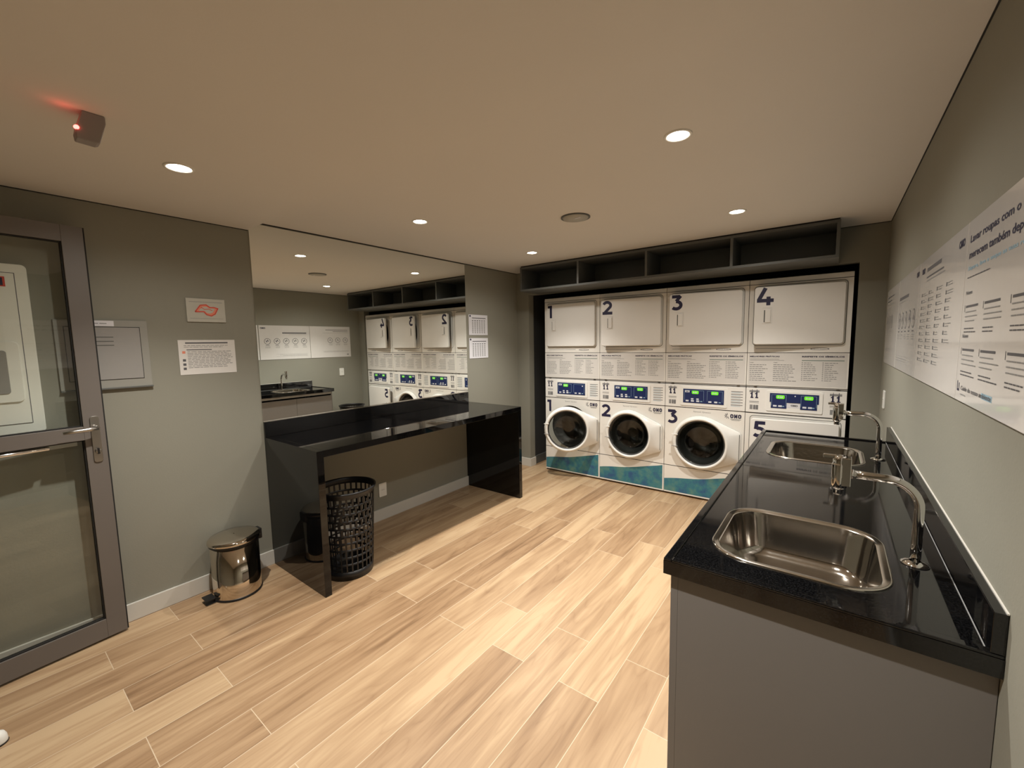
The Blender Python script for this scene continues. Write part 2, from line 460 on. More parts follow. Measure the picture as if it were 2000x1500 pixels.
# ================================================================== CEILING FIXTURES
SPOTS = [(0.43, -2.19, H, 'lit round recessed downlight above the near half of the black table'),
         (0.43, -0.88, H, 'lit round recessed downlight nearest the left end of the shelf'),
         (2.125, -2.30, H, 'lit round recessed downlight with the largest glare, above the floor beside the worktop'),
         (2.125, -1.01, H, 'lit round recessed downlight in front of the shelf above machine three'),
         (0.445, -3.50, HL, 'lit round recessed downlight closest to the ceiling sensor and glass door'),
         (2.125, -3.50, HL, 'lit round recessed downlight in the low ceiling, reflected above the worktop')]
def make_spot():
    t = thing('ceiling_downlight', (0, 0, 0), 'x', 'ceiling light', 'recessed downlights in two rows')
    fr = Fr((0, 0, 0), (1, 0, 0), (0, -1, 0))      # n points down
    a = MB(); a.lathe(fr, [(0.054, 0.0), (0.054, 0.003), (0.050, 0.005), (0.043, 0.004), (0.041, 0.001)], M['lampring'], 32)
    a.build('ring', t)
    a = MB(); a.lathe(fr, [(0.041, 0.0015), (0.026, 0.003), (0.01, 0.004)], M['lamp'], 24, cap1=M['lamp'])
    a.build('bulb', t)
    return t
def copy_thing(root):
    r = root.copy(); COL.objects.link(r)
    for ch in list(root.children):
        q = ch.copy(); COL.objects.link(q); q.parent = r
        for g in list(ch.children):
            d = g.copy(); COL.objects.link(d); d.parent = q
    return r
s0 = make_spot()
for i, (x, y, z, lab) in enumerate(SPOTS):
    o = s0 if i == 0 else copy_thing(s0)
    o.location = (x, y, z); o['label'] = lab
    k_ = 0.62 if y < -3 else 1.0
    # every fitting throws one main beam and a weak wide spill
    for (en, sz, bl) in ((BEAM_W, 110, 1.0), (SPILL_W, 160, 0.6)):
        ld = bpy.data.lights.new('downlight_lamp', 'SPOT')
        ld.energy = en * k_; ld.color = LIGHT_COL
        ld.spot_size = math.radians(sz); ld.spot_blend = bl; ld.shadow_soft_size = 0.02
        lo = bpy.data.objects.new('lamp', ld); COL.objects.link(lo)
        lo.parent = o; lo.location = (0, 0, -0.02)

t = thing('ceiling_air_diffuser', (1.27, -1.59, H), 'round grey ceiling diffuser disc between the downlights', 'ceiling vent')
fr = Fr((0, 0, 0), (1, 0, 0), (0, -1, 0))
a = MB(); a.lathe(fr, [(0.095, 0.0), (0.096, 0.006), (0.09, 0.009), (0.083, 0.006)], M['shelf'], 48); a.build('rim', t)
a = MB(); a.lathe(fr, [(0.083, 0.005), (0.08, 0.012), (0.02, 0.016)], M['grille'], 48, cap1=M['grille']); a.build('face', t)
a = MB(); a.fbox(Fr((0, 0, 0), (1, 0, 0), (0, -1, 0)), 0.008, 0.048, 0.02, 0.03, 0.013, 0.0175, M['paperb']); tag(a.build('slot', t), 'small white slot')

t = thing('ceiling_motion_sensor', (0.74, -3.8, HL), 'small grey box shaped sensor with glowing red light, hanging from the ceiling', 'sensor')
a = MB()
fs = Fr((0, 0, 0), (0, 1, 0), (0, 0, 1))
O_ = [(-0.024, 0.0), (-0.04, -0.05), (-0.044, -0.072), (-0.042, -0.09), (0.004, -0.092), (0.012, -0.088), (0.03, -0.024), (0.03, -0.004), (0.028, 0.0)]
a.prism(fs, [(y, z) for y, z in O_], -0.045, 0.0, M['det'])
a.build('housing', t, bevel=0.003)
a = MB(); a.lathe(Fr((-0.008, -0.04, -0.057), (0, 1, 0), (0, 0, 1)), [(0.007, 0.004), (0.006, 0.01), (0.002, 0.012)], M['redled'], 16, cap1=M['redled']); tag(a.build('indicator', t), 'red indicator light')
pl = bpy.data.lights.new('red_glow', 'POINT'); pl.energy = 0.018; pl.color = (1, 0.08, 0.06); pl.shadow_soft_size = 0.006
po = bpy.data.objects.new('lamp', pl); COL.objects.link(po); po.parent = t; po.location = (0.0, -0.065, -0.03)

# ================================================================== MIRROR
a = MB(); a.box(XL + 0.0005, XL + 0.005, -2.925, -0.916, 1.004, H - 0.012, M['mirror'])
tag(a.build('wall_mirror'), 'large frameless wall mirror above the black table', 'mirror')

# ================================================================== SHELF
def shelf():
    t = thing('open_wall_shelf', (-0.07, YB, 2.058), 'long dark grey open shelf of four compartments under the ceiling', 'shelf')
    W_ = 2.73; D = 0.366; Hh = 0.255; th = 0.02
    def bx(name, *q):
        a = MB(); a.box(*q, M['shelf']); a.build(name, t, bevel=0.001)
    bx('bottom_panel', 0, W_, -D, 0, 0, th)
    bx('top_panel', 0, W_, -D, 0, Hh - th, Hh)
    bx('back_panel', th, W_ - th, -0.008, 0, th, Hh - th)
    bx('side_panel', 0, th, -D, 0, th, Hh - th)
    bx('side_panel', W_ - th, W_, -D, 0, th, Hh - th)
    for x in (0.689, 1.368, 2.048):
        bx('divider', x, x + th, -D, -0.008, th, Hh - th)
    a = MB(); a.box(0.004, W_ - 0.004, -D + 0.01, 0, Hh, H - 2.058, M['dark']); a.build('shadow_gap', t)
shelf()

# ================================================================== MACHINES
FRONT = lambda ox=0, oz=0: Fr((ox, 0, oz), (1, 0, 0), (0, 0, 1))   # n = -Y
g0 = 0.002

def front_with_hole(mb, fr, x0, x1, z0, z1, hole, c, mat):
    """rectangle with a hole; hole = list of points counter clockwise"""
    n = len(hole); outer = []
    cx = sum(p[0] for p in hole) / n; cz = sum(p[1] for p in hole) / n
    for (x, z) in hole:
        dx, dz = x - cx, z - cz
        k = 1e9
        if dx > 1e-9: k = min(k, (x1 - cx) / dx)
        if dx < -1e-9: k = min(k, (x0 - cx) / dx)
        if dz > 1e-9: k = min(k, (z1 - cz) / dz)
        if dz < -1e-9: k = min(k, (z0 - cz) / dz)
        outer.append([cx + dx * k, cz + dz * k])
    for cor in ((x0, z0), (x1, z0), (x1, z1), (x0, z1)):
        j = min(range(n), key=lambda i: (outer[i][0] - cor[0]) ** 2 + (outer[i][1] - cor[1]) ** 2)
        outer[j] = list(cor)
    mb.loft([[fr.p(x, z, c) for x, z in outer], [fr.p(x, z, c) for x, z in hole]], mat, smooth=False)

def circle(cx, cz, r, n=64):
    return [(cx + r * math.cos(2 * PI * k / n), cz + r * math.sin(2 * PI * k / n)) for k in range(n)]

def pictos(mb, fr, x):
    """grey bracket print and the two black pictograms on the control panel"""
    mb.rect(fr, x + 0.002, x + 0.078, 1.048, 1.066, 0.0006, M['inkl'])
    for k in (0, 1):
        xx = x + 0.022 + k * 0.036
        mb.rect(fr, xx - 0.0055, xx + 0.0055, 1.0, 1.05, 0.0009, M['ink'])
        mb.rect(fr, xx - 0.0105, xx + 0.0115, 0.998, 1.008, 0.001, M['ink'])
        mb.rect(fr, xx - 0.0125, xx + 0.002, 1.032, 1.042, 0.001, M['ink'])
        mb.rect(fr, xx + 0.0, xx + 0.003, 1.05, 1.075, 0.0009, M['ink'])
    mb.rect(fr, x + 0.004, x + 0.076, 0.966, 0.972, 0.0006, M['inkl'])
    mb.rect(fr, x + 0.004, x + 0.076, 0.956, 0.959, 0.0006, M['inkl'])
    for q in ((0.008, 0.03), (0.036, 0.05), (0.054, 0.072)):
        mb.rect(fr, x + q[0], x + q[1], 0.9, 0.94, 0.0006, M['inkl'])
    for q in range(4):
        mb.rect(fr, x + 0.034, x + 0.07, 0.93 - q * 0.009, 0.934 - q * 0.009, 0.0009, M['inkg'])

def omo(mb, fr, x, z, h=0.026):
    """logo lettering with the splash of strokes to its left"""
    for k in range(6):
        an = math.radians(100 + k * 38)
        cx, cz = x - 0.022, z + h * 0.5
        p0 = (cx + 0.008 * math.cos(an), cz + 0.008 * math.sin(an)); p1 = (cx + 0.026 * math.cos(an), cz + 0.026 * math.sin(an))
        stroke(mb, fr, [p0, p1], 0.0045, 0, 0, 1, 1, M['ink'] if k % 2 else M['inkg'], 0.0008)
    wl = h * 0.72; tk = h * 0.26
    for k, cxx in ((0, x), (2, x + 2 * (wl + h * 0.14))):
        P_ = rrect(wl - tk, h - tk, (wl - tk) * 0.4, 4, cxx + wl / 2, z + h / 2)
        stroke(mb, fr, P_ + [P_[0], P_[1]], tk, 0, 0, 1, 1, M['ink'], 0.0008)
    xm = x + wl + h * 0.14
    stroke(mb, fr, [(xm + tk / 2, z), (xm + tk / 2, z + h)], tk, 0, 0, 1, 1, M['ink'], 0.0008)
    stroke(mb, fr, [(xm + wl - tk / 2, z), (xm + wl - tk / 2, z + h)], tk, 0, 0, 1, 1, M['ink'], 0.0009)
    stroke(mb, fr, [(xm + tk / 2, z + h * 0.93), (xm + wl / 2, z + h * 0.35), (xm + wl - tk / 2, z + h * 0.93)], tk * 0.8, 0, 0, 1, 1, M['ink'], 0.001)
    mb.rect(fr, x + 0.002, x + h * 2.4, z - 0.012, z - 0.007, 0.0007, M['inkl'])
    mb.rect(fr, x + 0.01, x + h * 2.1, z - 0.02, z - 0.016, 0.0007, M['inkl'])

def display(parent, x0, x1, z0, z1, second_led=True, split=False):
    fr = FRONT(0, 0)
    d = MB()
    d.prism(fr, rrect(x1 - x0 + 0.05, z1 - z0 + 0.045, 0.01, 4, (x0 + x1) / 2, (z0 + z1) / 2 - 0.004), 0.014, 0.02, M['ringw'])
    o = d.build('display_panel', parent)
    d = MB()
    w_ = x1 - x0
    if not split:
        d.fbox(fr, x0, x1, z0, z1, 0.02, 0.0225, M['navy'])
        secs = [(x0 + 0.012, x0 + w_ * 0.52), (x0 + w_ * 0.6, x1 - 0.012)]
    else:
        d.fbox(fr, x0, x1, z0 + 0.05, z1, 0.02, 0.0225, M['navy'])
        d.fbox(fr, x0 + 0.01, x0 + w_ * 0.36, z0, z0 + 0.05, 0.02, 0.0225, M['navy'])
        d.fbox(fr, x1 - w_ * 0.36, x1 - 0.01, z0, z0 + 0.05, 0.02, 0.0225, M['navy'])
        secs = [(x0 + 0.014, x0 + w_ * 0.35), (x1 - w_ * 0.35, x1 - 0.014)]
    for i, (a0, a1) in enumerate(secs):
        for q in ((a0, a1, z1 - 0.014, z1 - 0.0125), (a0, a0 + 0.0015, z0 + 0.02, z1 - 0.014), (a1 - 0.0015, a1, z0 + 0.02, z1 - 0.014)):
            d.rect(fr, *q, 0.0228, M['inkb'])
        m_ = (a0 + a1) / 2
        if i == 0 or second_led:
            lx = m_ - 0.03 + (0.01 if i == 0 else 0)
            d.prism(fr, rrect(0.06, 0.03, 0.009, 3, lx + 0.03, z1 - 0.03), 0.0226, 0.0236, M['led'])
            put_text(d, fr, '8:88' if i == 0 else '0:45', lx + 0.01, z1 - 0.038, 0.015, M['btn'], 0.0239, width=0.038)
        if i == 0 and not split:
            d.rect(fr, a0 + 0.004, a0 + 0.045, z1 - 0.032, z1 - 0.014, 0.023, M['btn'])
            put_text(d, fr, 'OMO', a0 + 0.01, z1 - 0.028, 0.009, M['ink'], 0.0233, bold=0.04)
        nb = 3 if i == 0 and not split else 2
        for k in range(nb):
            bx_ = a0 + 0.012 + k * (a1 - a0 - 0.03) / nb
            d.fbox(fr, bx_, bx_ + 0.026, z0 + 0.012, z0 + 0.026, 0.0226, 0.0242, M['btn'])
            if i == 0 and not split and k > 0:
                d.fbox(fr, bx_, bx_ + 0.022, z0 + 0.032, z0 + 0.044, 0.0226, 0.0242, M['btn'])
        d.rect(fr, a1 - 0.03, a1 - 0.012, z0 + 0.015, z0 + 0.022, 0.0229, M['inkb'])
    if split:
        d.prism(fr, circle((x0 + x1) / 2 + 0.01, z1 - 0.018, 0.005, 12), 0.0226, 0.0235, M['btn'])
        put_text(d, fr, 'OMO', (x0 + x1) / 2 - 0.018, z0 + 0.02, 0.016, M['inkg'], 0.0213, bold=0.05)
        d.rect(fr, (x0 + x1) / 2 - 0.05, (x0 + x1) / 2 + 0.05, z0 + 0.008, z0 + 0.046, 0.0206, M['paperb'])
    elif not second_led:
        d.prism(fr, circle(secs[1][1] - 0.02, z1 - 0.03, 0.007, 12), 0.0226, 0.0235, M['btn'])
    d.build('display_screen', o)

def kick(parent):
    fr = FRONT()
    k = MB(); k.fbox(fr, g0, MW - g0, 0.02, 0.289, 0.0, 0.012, M['white'])
    pts = [(0.004, 0.034), (0.676, 0.034)]
    top = []
    for i in range(13):
        q = i / 12
        top.append((0.676 - q * 0.672, 0.278 - 0.128 * (q ** 0.8) + 0.004 * math.sin(q * 9)))
    k.poly(fr, pts + top, 0.0128, M['decal'])
    k.build('kick_panel', parent)

def washer(n, x0, label, open_deg, led2=True):
    t = thing('washing_machine', (x0, 0, 0), label, 'washing machine', 'front loading washing machines in the bottom row')
    fr = FRONT()
    b = MB()
    b.box(g0, MW - g0, 0.001, 0.68, 0.02, 1.09, M['white'])
    # remove the front face so the drum shows
    b.f = b.f[:2] + b.f[3:]; b.m = b.m[:2] + b.m[3:]; b.sm = b.sm[:2] + b.sm[3:]
    C = circle(0.335, 0.55, 0.242)
    front_with_hole(b, fr, g0, MW - g0, 0.294, 0.868, C, 0.012, M['white'])
    b.box(g0, MW - g0, -0.012, 0.002, 0.2885, 0.2945, M['dark'])
    b.box(g0, MW - g0, -0.006, 0.002, 0.865, 0.875, M['dark'])
    o = b.build('body', t)
    b = MB()
    b.lathe(Fr((0.335, 0, 0.55), (1, 0, 0), (0, 0, 1)), [(0.242, 0.012), (0.24, -0.006), (0.21, -0.012), (0.19, -0.03), (0.165, -0.045), (0.16, -0.07)], M['gasket'], 64)
    tag(b.build('gasket', t), 'dark rubber door gasket')
    b = MB()
    b.lathe(Fr((0.335, 0, 0.55), (1, 0, 0), (0, 0, 1)), [(0.16, -0.07), (0.24, -0.08), (0.24, -0.4), (0.1, -0.42)], M['drum'], 48, cap1=M['drum'])
    for k in range(3):
        an = 2 * PI * k / 3 + 0.4
        p = Vector((0.335 + 0.21 * math.cos(an), 0, 0.55 + 0.21 * math.sin(an)))
        b.tube([p + Vector((0, 0.1, 0)), p + Vector((0, 0.38, 0))], 0.025, M['drum'], 8)
    tag(b.build('drum', t), 'perforated steel drum inside')
    kick(t)
    for x in (0.05, MW - 0.05):
        for y in (0.06, 0.6):
            b = MB(); b.tube([(x, y, 0.0), (x, y, 0.02)], 0.02, M['black'], 10); b.build('foot', t)
    # control panel
    b = MB(); b.fbox(fr, g0, MW - g0, 0.874, 1.088, 0.0, 0.014, M['whiteP']); cp = b.build('control_panel', t, bevel=0.003)
    b = MB()
    fp = Fr((0, -0.014, 0), (1, 0, 0), (0, 0, 1))
    pictos(b, fp, 0.03)
    for k in range(6):
        b.rect(fp, 0.575, 0.668, 1.042 - k * 0.024, 1.049 - k * 0.024, 0.0006, M['inkl'])
        b.rect(fp, 0.575, 0.65, 1.034 - k * 0.024, 1.037 - k * 0.024, 0.0006, M['inkb'])
    b.build('print', cp)
    display(t, 0.17, 0.52, 0.92, 1.05, led2)
    # front print
    b = MB(); ff = Fr((0, -0.012, 0), (1, 0, 0), (0, 0, 1))
    digit(b, ff, str(n), 0.022, 0.707, 0.135, M['ink'])
    tag(b.build('number_decal', t), 'dark number %d' % n)
    b = MB(); omo(b, ff, 0.574, 0.806, 0.036); tag(b.build('logo_decal', t), 'dark blue logo lettering with a splash of strokes')
    b = MB(); put_text(b, ff, 'Speed Queen', 0.262, 0.83, 0.014, M['inkl'], 0.0007, width=0.15, bold=0.0)
    tag(b.build('maker_lettering', t), 'small grey lettering above the door')
    # door, hinged on the right
    hx = 0.672
    d = MB()
    fd = Fr((-hx, 0, 0), (1, 0, 0), (0, 0, 1))
    cx, cz = 0.335, 0.55
    def outline(rc, xr, zr):
        """convex hull of a circle and the straight hinge edge, sampled by angle"""
        out = []
        hull = []
        # tangent from corner to the circle
        for sgn in (1, -1):
            px, pz = xr - cx, sgn * zr
            dd = math.hypot(px, pz); base = math.atan2(pz, px); off = math.acos(min(1, rc / dd))
            hull.append((base + sgn * off, px, pz))
        for k in range(96):
            th = 2 * PI * k / 96
            t2 = th if th <= PI else th - 2 * PI
            tu = hull[0][0]; tl = hull[1][0]
            if tl <= t2 <= tu:
                # ray against segments: tangent(upper)->corner->corner->tangent(lower)
                pu = (rc * math.cos(tu), rc * math.sin(tu)); pl_ = (rc * math.cos(tl), rc * math.sin(tl))
                segs = [(pu, (hull[0][1], hull[0][2])), ((hull[0][1], hull[0][2]), (hull[1][1], hull[1][2])), ((hull[1][1], hull[1][2]), pl_)]
                best = rc
                dx, dz = math.cos(t2), math.sin(t2)
                for (a_, b_) in segs:
                    ex, ez = b_[0] - a_[0], b_[1] - a_[1]
                    den = dx * ez - dz * ex
                    if abs(den) < 1e-9: continue
                    r_ = (a_[0] * ez - a_[1] * ex) / den
                    s_ = (a_[0] * dz - a_[1] * dx) / den
                    if -0.001 <= s_ <= 1.001 and r_ > 0: best = max(best, r_)
                out.append((cx + best * dx, cz + best * dz))
            else:
                out.append((cx + rc * math.cos(th), cz + rc * math.sin(th)))
        return out
    A0 = outline(0.252, 0.668, 0.13); A1 = outline(0.248, 0.664, 0.127)
    C1 = circle(cx, cz, 0.236, 96); C2 = circle(cx, cz, 0.224, 96); C3 = circle(cx, cz, 0.211, 96)
    P = lambda L_, c_: [fd.p(x, z, c_) for x, z in L_]
    def curved(L_, c_):   # face bulges towards the ring
        return [fd.p(x, z, c_ + 0.0) for x, z in L_]
    d.loft([P(C3, 0.018), P(A0, 0.018), P(A0, 0.036), P(A1, 0.042), P(circle(cx, cz, 0.24, 96), 0.047), P(circle(cx, cz, 0.236, 96), 0.064), P(C2, 0.070), P(C3, 0.056), P(C3, 0.018)], M['ringw'])
    # finger grip on the left of the ring
    d.fbox(fd, 0.085, 0.14, 0.612, 0.618, 0.062, 0.072, M['ringw']); d.fbox(fd, 0.085, 0.14, 0.5, 0.504, 0.062, 0.07, M['inkl'])
    d.fbox(fd, 0.655, 0.6605, 0.432, 0.668, 0.041, 0.0428, M['shelf'])
    do = d.build('door', t, loc=(hx, 0, 0), rot=(0, 0, math.radians(open_deg)))
    d = MB()
    d.lathe(Fr((cx - hx, 0, cz), (1, 0, 0), (0, 0, 1)), [(0.210, 0.05), (0.2, 0.046), (0.185, 0.02), (0.165, -0.03), (0.12, -0.06), (0.05, -0.072)], M['porthole'], 64, cap1=M['porthole'])
    tag(d.build('door_glass', do), 'round dark glass porthole')
    d = MB()
    d.lathe(Fr((cx - hx, 0, cz), (1, 0, 0), (0, 0, 1)), [(0.2115, 0.058), (0.206, 0.0505), (0.203, 0.0485), (0.199, 0.044)], M['gasket'], 64)
    d.build('glass_seal', do)
    return t

def dryer_body(t, z0, z1, dz0, dz1, dx0, dx1):
    """front frame with a dark opening behind the door"""
    fr = FRONT()
    b = MB()
    b.box(g0, MW - g0, 0.001, 0.68, z0, z1, M['white'])
    b.f = b.f[:2] + b.f[3:]; b.m = b.m[:2] + b.m[3:]; b.sm = b.sm[:2] + b.sm[3:]
    return b, fr

def dryer_door(t, n, dx0, dx1, dz0, dz1, deg, digit_xz, handle=True):
    hx = dx1
    fd = Fr((-hx, 0, 0), (1, 0, 0), (0, 0, 1))
    d = MB()
    w_, h_ = dx1 - dx0, dz1 - dz0
    R1 = rrect(w_, h_, 0.022, 6, (dx0 + dx1) / 2, (dz0 + dz1) / 2)
    R2 = rrect(w_ - 0.008, h_ - 0.008, 0.019, 6, (dx0 + dx1) / 2, (dz0 + dz1) / 2)
    P = lambda L_, c_: [fd.p(x, z, c_) for x, z in L_]
    d.loft([P(R1, 0.014), P(R1, 0.036), P(R2, 0.041)], M['whiteP'], cap0=M['inkg'], cap1=M['whiteP'], smooth=False)
    do = d.build('door', t, loc=(hx, 0, 0), rot=(0, 0, math.radians(deg)))
    fp = Fr((-hx, -0.041, 0), (1, 0, 0), (0, 0, 1))
    d = MB()
    digit(d, fp, str(n), digit_xz[0], digit_xz[1], 0.14, M['ink'])
    tag(d.build('number_decal', do), 'dark blue number %d' % n)
    if handle:
        d = MB()
        a0, a1, b0, b1 = dx0 + 0.058, dx0 + 0.126, dz0 + 0.17, dz0 + 0.3
        for q in ((a0, a1, b0, b0 + 0.004), (a0, a1, b1 - 0.004, b1), (a1 - 0.004, a1, b0, b1)):
            d.fbox(fp, *q, 0, 0.003, M['whiteP'])
        d.rect(fp, a0 + 0.012, a0 + 0.02, b0 + 0.012, b1 - 0.02, 0.0012, M['shelf'])
        d.fbox(fp, a0 + 0.02, a1 - 0.01, b0 + 0.01, b1 - 0.012, 0.001, 0.009, M['whiteP'])
        d.build('handle', do, bevel=0.0015)
    return do

def dryer_poster(t):
    fr = FRONT()
    b = MB(); b.fbox(fr, g0, MW - g0, 1.108 - 1.093, 1.384 - 1.093, 0.0, 0.013, M['white'])
    b.fbox(fr, 0.012, MW - 0.012, 1.118 - 1.093, 1.38 - 1.093, 0.0125, 0.0136, M['paper'])
    p = b.build('instruction_panel', t)
    fp = Fr((0, -0.0136, -1.093), (1, 0, 0), (0, 0, 1))
    b = MB()
    put_text(b, fp, 'MELHORES PRÁTICAS', 0.022, 1.35, 0.015, M['ink'], width=0.215, bold=0.04)
    b.rect(fp, 0.022, 0.235, 1.333, 1.336, 0.0006, M['inkl']); b.rect(fp, 0.022, 0.27, 1.323, 1.326, 0.0006, M['inkl'])
    put_text(b, fp, 'RESPEITE OS SÍMBOLOS', 0.39, 1.35, 0.015, M['ink'], width=0.27, bold=0.04)
    b.rect(fp, 0.39, 0.66, 1.322, 1.328, 0.0006, M['inkt'])
    put_text(b, fp, 'Lavagem', 0.022, 1.3, 0.008, M['inkg']); put_text(b, fp, 'Secagem', 0.195, 1.302, 0.008, M['inkg'])
    lines(b, fp, 0.022, 0.165, 1.288, 9, 0.0165, 0.0055, M['inkl'])
    lines(b, fp, 0.195, 0.36, 1.29, 9, 0.0165, 0.0055, M['inkl'])
    for xx in (0.39, 0.525):
        for k in range(10):
            b.rect(fp, xx, xx + 0.007, 1.303 - k * 0.0155, 1.31 - k * 0.0155, 0.0006, M['inkl'])
        lines(b, fp, xx + 0.014, xx + 0.11, 1.308, 10, 0.0155, 0.0048, M['inkl'], rnd=0.55)
    tag(b.build('print', p), 'grey printed washing instructions')
    b = MB()
    b.fbox(fr, g0, MW - g0, 0.0, 0.014, 0.0, 0.009, M['boxl'])
    for x in (0.06, 0.62): b.fbox(fr, x, x + 0.022, 0.001, 0.01, 0.008, 0.018, M['nickel'])
    b.build('bottom_rail', t)

def dryer(n, x0, label, deg):
    t = thing('tumble_dryer', (x0, 0, 1.093), label, 'tumble dryer', 'tumble dryers stacked in the top row')
    b, fr = dryer_body(t, 0.0, 0.907, 0, 0, 0, 0)
    hole = rrect(0.5, 0.38, 0.15, 12, 0.345, 0.6)
    front_with_hole(b, fr, g0, MW - g0, 0.2965, 0.862, hole, 0.013, M['white'])
    b.box(g0, MW - g0, -0.008, 0.002, 0.2895, 0.297, M['inkg'])
    b.box(g0, MW - g0, -0.004, 0.002, 0.861, 0.868, M['inkg'])
    b.loft([[fr.p(g0, 0.867, 0), fr.p(MW - g0, 0.867, 0), fr.p(MW - g0, 0.907, 0), fr.p(g0, 0.907, 0)],
            [fr.p(g0, 0.867, 0.016), fr.p(MW - g0, 0.867, 0.016), fr.p(MW - g0, 0.903, 0.010), fr.p(g0, 0.903, 0.010)]], M['white'], cap1=M['white'], smooth=False)
    ff = Fr((0, -0.013, 0), (1, 0, 0), (0, 0, 1))
    # rounded outline groove round the door
    Ro = rrect(0.622, 0.496, 0.03, 6, 0.346, 0.602)
    Ri = rrect(0.614, 0.488, 0.027, 6, 0.346, 0.602)
    b.loft([[ff.p(x, z, 0.0007) for x, z in Ro], [ff.p(x, z, 0.0007) for x, z in Ri]], M['shelf'], smooth=False)
    # oval maker's mark and thin strip below the door
    b.rect(ff, 0.06, 0.4, 0.327, 0.331, 0.0006, M['inkl'])
    b.poly(ff, [(0.44 + 0.062 * (1 + math.cos(2 * PI * k / 24)), 0.325 + 0.009 * math.sin(2 * PI * k / 24)) for k in range(24)], 0.0006, M['inkg'])
    b.poly(ff, [(0.45 + 0.052 * (1 + math.cos(2 * PI * k / 24)), 0.325 + 0.006 * math.sin(2 * PI * k / 24)) for k in range(24)], 0.0008, M['whiteP'])
    put_text(b, ff, 'Speed Queen', 0.462, 0.3215, 0.008, M['inkg'], 0.001, width=0.08, bold=0.0)
    b.build('body', t)
    b = MB()
    P = lambda L_, c_: [fr.p(x, z, c_) for x, z in L_]
    b.loft([P(hole, 0.013), P(hole, -0.06), P(rrect(0.56, 0.42, 0.19, 12, 0.345, 0.6), -0.07), P(rrect(0.56, 0.42, 0.19, 12, 0.345, 0.6), -0.5)], M['drum'], cap1=M['drum'])
    b.build('drum', t)
    dryer_poster(t)
    dryer_door(t, n, 0.044, 0.642, 0.365, 0.834, deg, (0.058, 0.683))
    return t

def lower_dryer(x0, label, deg):
    t = thing('tumble_dryer', (x0, 0, 0), label, 'tumble dryer')
    b, fr = dryer_body(t, 0.02, 1.09, 0, 0, 0, 0)
    hole = rrect(0.5, 0.38, 0.15, 12, 0.345, 0.58)
    front_with_hole(b, fr, g0, MW - g0, 0.294, 0.866, hole, 0.012, M['white'])
    b.box(g0, MW - g0, -0.004, 0.002, 0.2885, 0.2945, M['inkg'])
    b.box(g0, MW - g0, -0.006, 0.002, 0.865, 0.875, M['inkg'])
    ff = Fr((0, -0.012, 0), (1, 0, 0), (0, 0, 1))
    Ro = rrect(0.63, 0.56, 0.03, 6, 0.35, 0.57); Ri = rrect(0.622, 0.552, 0.028, 6, 0.35, 0.57)
    b.loft([[ff.p(x, z, 0.0007) for x, z in Ro], [ff.p(x, z, 0.0007) for x, z in Ri]], M['shelf'], smooth=False)
    b.build('body', t)
    b = MB()
    P = lambda L_, c_: [fr.p(x, z, c_) for x, z in L_]
    b.loft([P(hole, 0.012), P(hole, -0.06), P(hole, -0.5)], M['drum'], cap1=M['drum'])
    b.build('drum', t)
    kick(t)
    for x in (0.05, MW - 0.05):
        for y in (0.06, 0.6):
            b = MB(); b.tube([(x, y, 0.0), (x, y, 0.02)], 0.02, M['black'], 10); b.build('foot', t)
    b = MB(); b.fbox(fr, g0, MW - g0, 0.874, 1.088, 0.0, 0.014, M['whiteP']); cp = b.build('control_panel', t, bevel=0.003)
    b = MB(); fp = Fr((0, -0.014, 0), (1, 0, 0), (0, 0, 1))
    pictos(b, fp, 0.025); pictos(b, fp, 0.58)
    b.build('print', cp)
    display(t, 0.18, 0.515, 0.925, 1.05, True, True)
    dryer_door(t, 5, 0.05, 0.65, 0.31, 0.832, deg, (0.062, 0.672), handle=True)
    return t

washer(1, 0 * MW, 'white front loading washing machine number 1 with its round door ajar', 24, False)
washer(2, 1 * MW, 'white front loading washing machine number 2 in the middle of the three washers', 0)
washer(3, 2 * MW, 'white front loading washing machine number 3 beside the unit marked 5', 0)
lower_dryer(3 * MW, 'white dryer marked 5 with a square door, lowest in the right hand stack', 4)
dryer(1, 0 * MW, 'white tumble dryer marked 1 with its door shut, top row far left', 0)
dryer(2, 1 * MW, 'white tumble dryer marked 2, directly above the middle washing machine', 5)
dryer(3, 2 * MW, 'white tumble dryer marked 3, between the dryers marked 2 and 4', 6)
dryer(4, 3 * MW, 'white tumble dryer marked 4, top row nearest the wall posters', 6)

# ================================================================== BLACK TABLE
def table():
    X0, X1, Y0, Y1, Z, T_ = XL + BT + 0.001, 0.302, -2.924, -0.911, 0.897, 0.042
    t = thing('waterfall_table', (0, Y0, 0), 'black polished stone folding table with slab sides under the mirror', 'table')
    def bx(name, *q, lab=None):
        a = MB(); a.box(*q, M['granite']); o = a.build(name, t, bevel=0.0015)
        if lab: tag(o, lab)
    L_ = Y1 - Y0
    bx('table_top', X0, X1, T_, L_ - T_, Z - T_, Z)
    bx('side_panel', X0, X1, 0, T_, 0.0, Z)
    bx('side_panel', X0, X1, L_ - T_, L_, 0.0, Z)
    bx('backsplash', XL + 0.001, XL + 0.021, 0.0, L_ - 0.015, Z, 1.003)
    a = MB(); a.box(XL + 0.001, XL + 0.02, 0, L_ - 0.015, 1.003, 1.0065, M['steelrim']); a.build('edge_strip', t)
    a = MB(); a.box(XL + 0.001, X0, T_, L_ - T_, Z - T_, Z, M['granite']); a.box(XL + 0.001, X0, 0, T_, BH, Z, M['granite']); a.box(XL + 0.001, X0, L_ - T_, L_, BH, Z, M['granite']); a.build('wall_edge', t)
table()

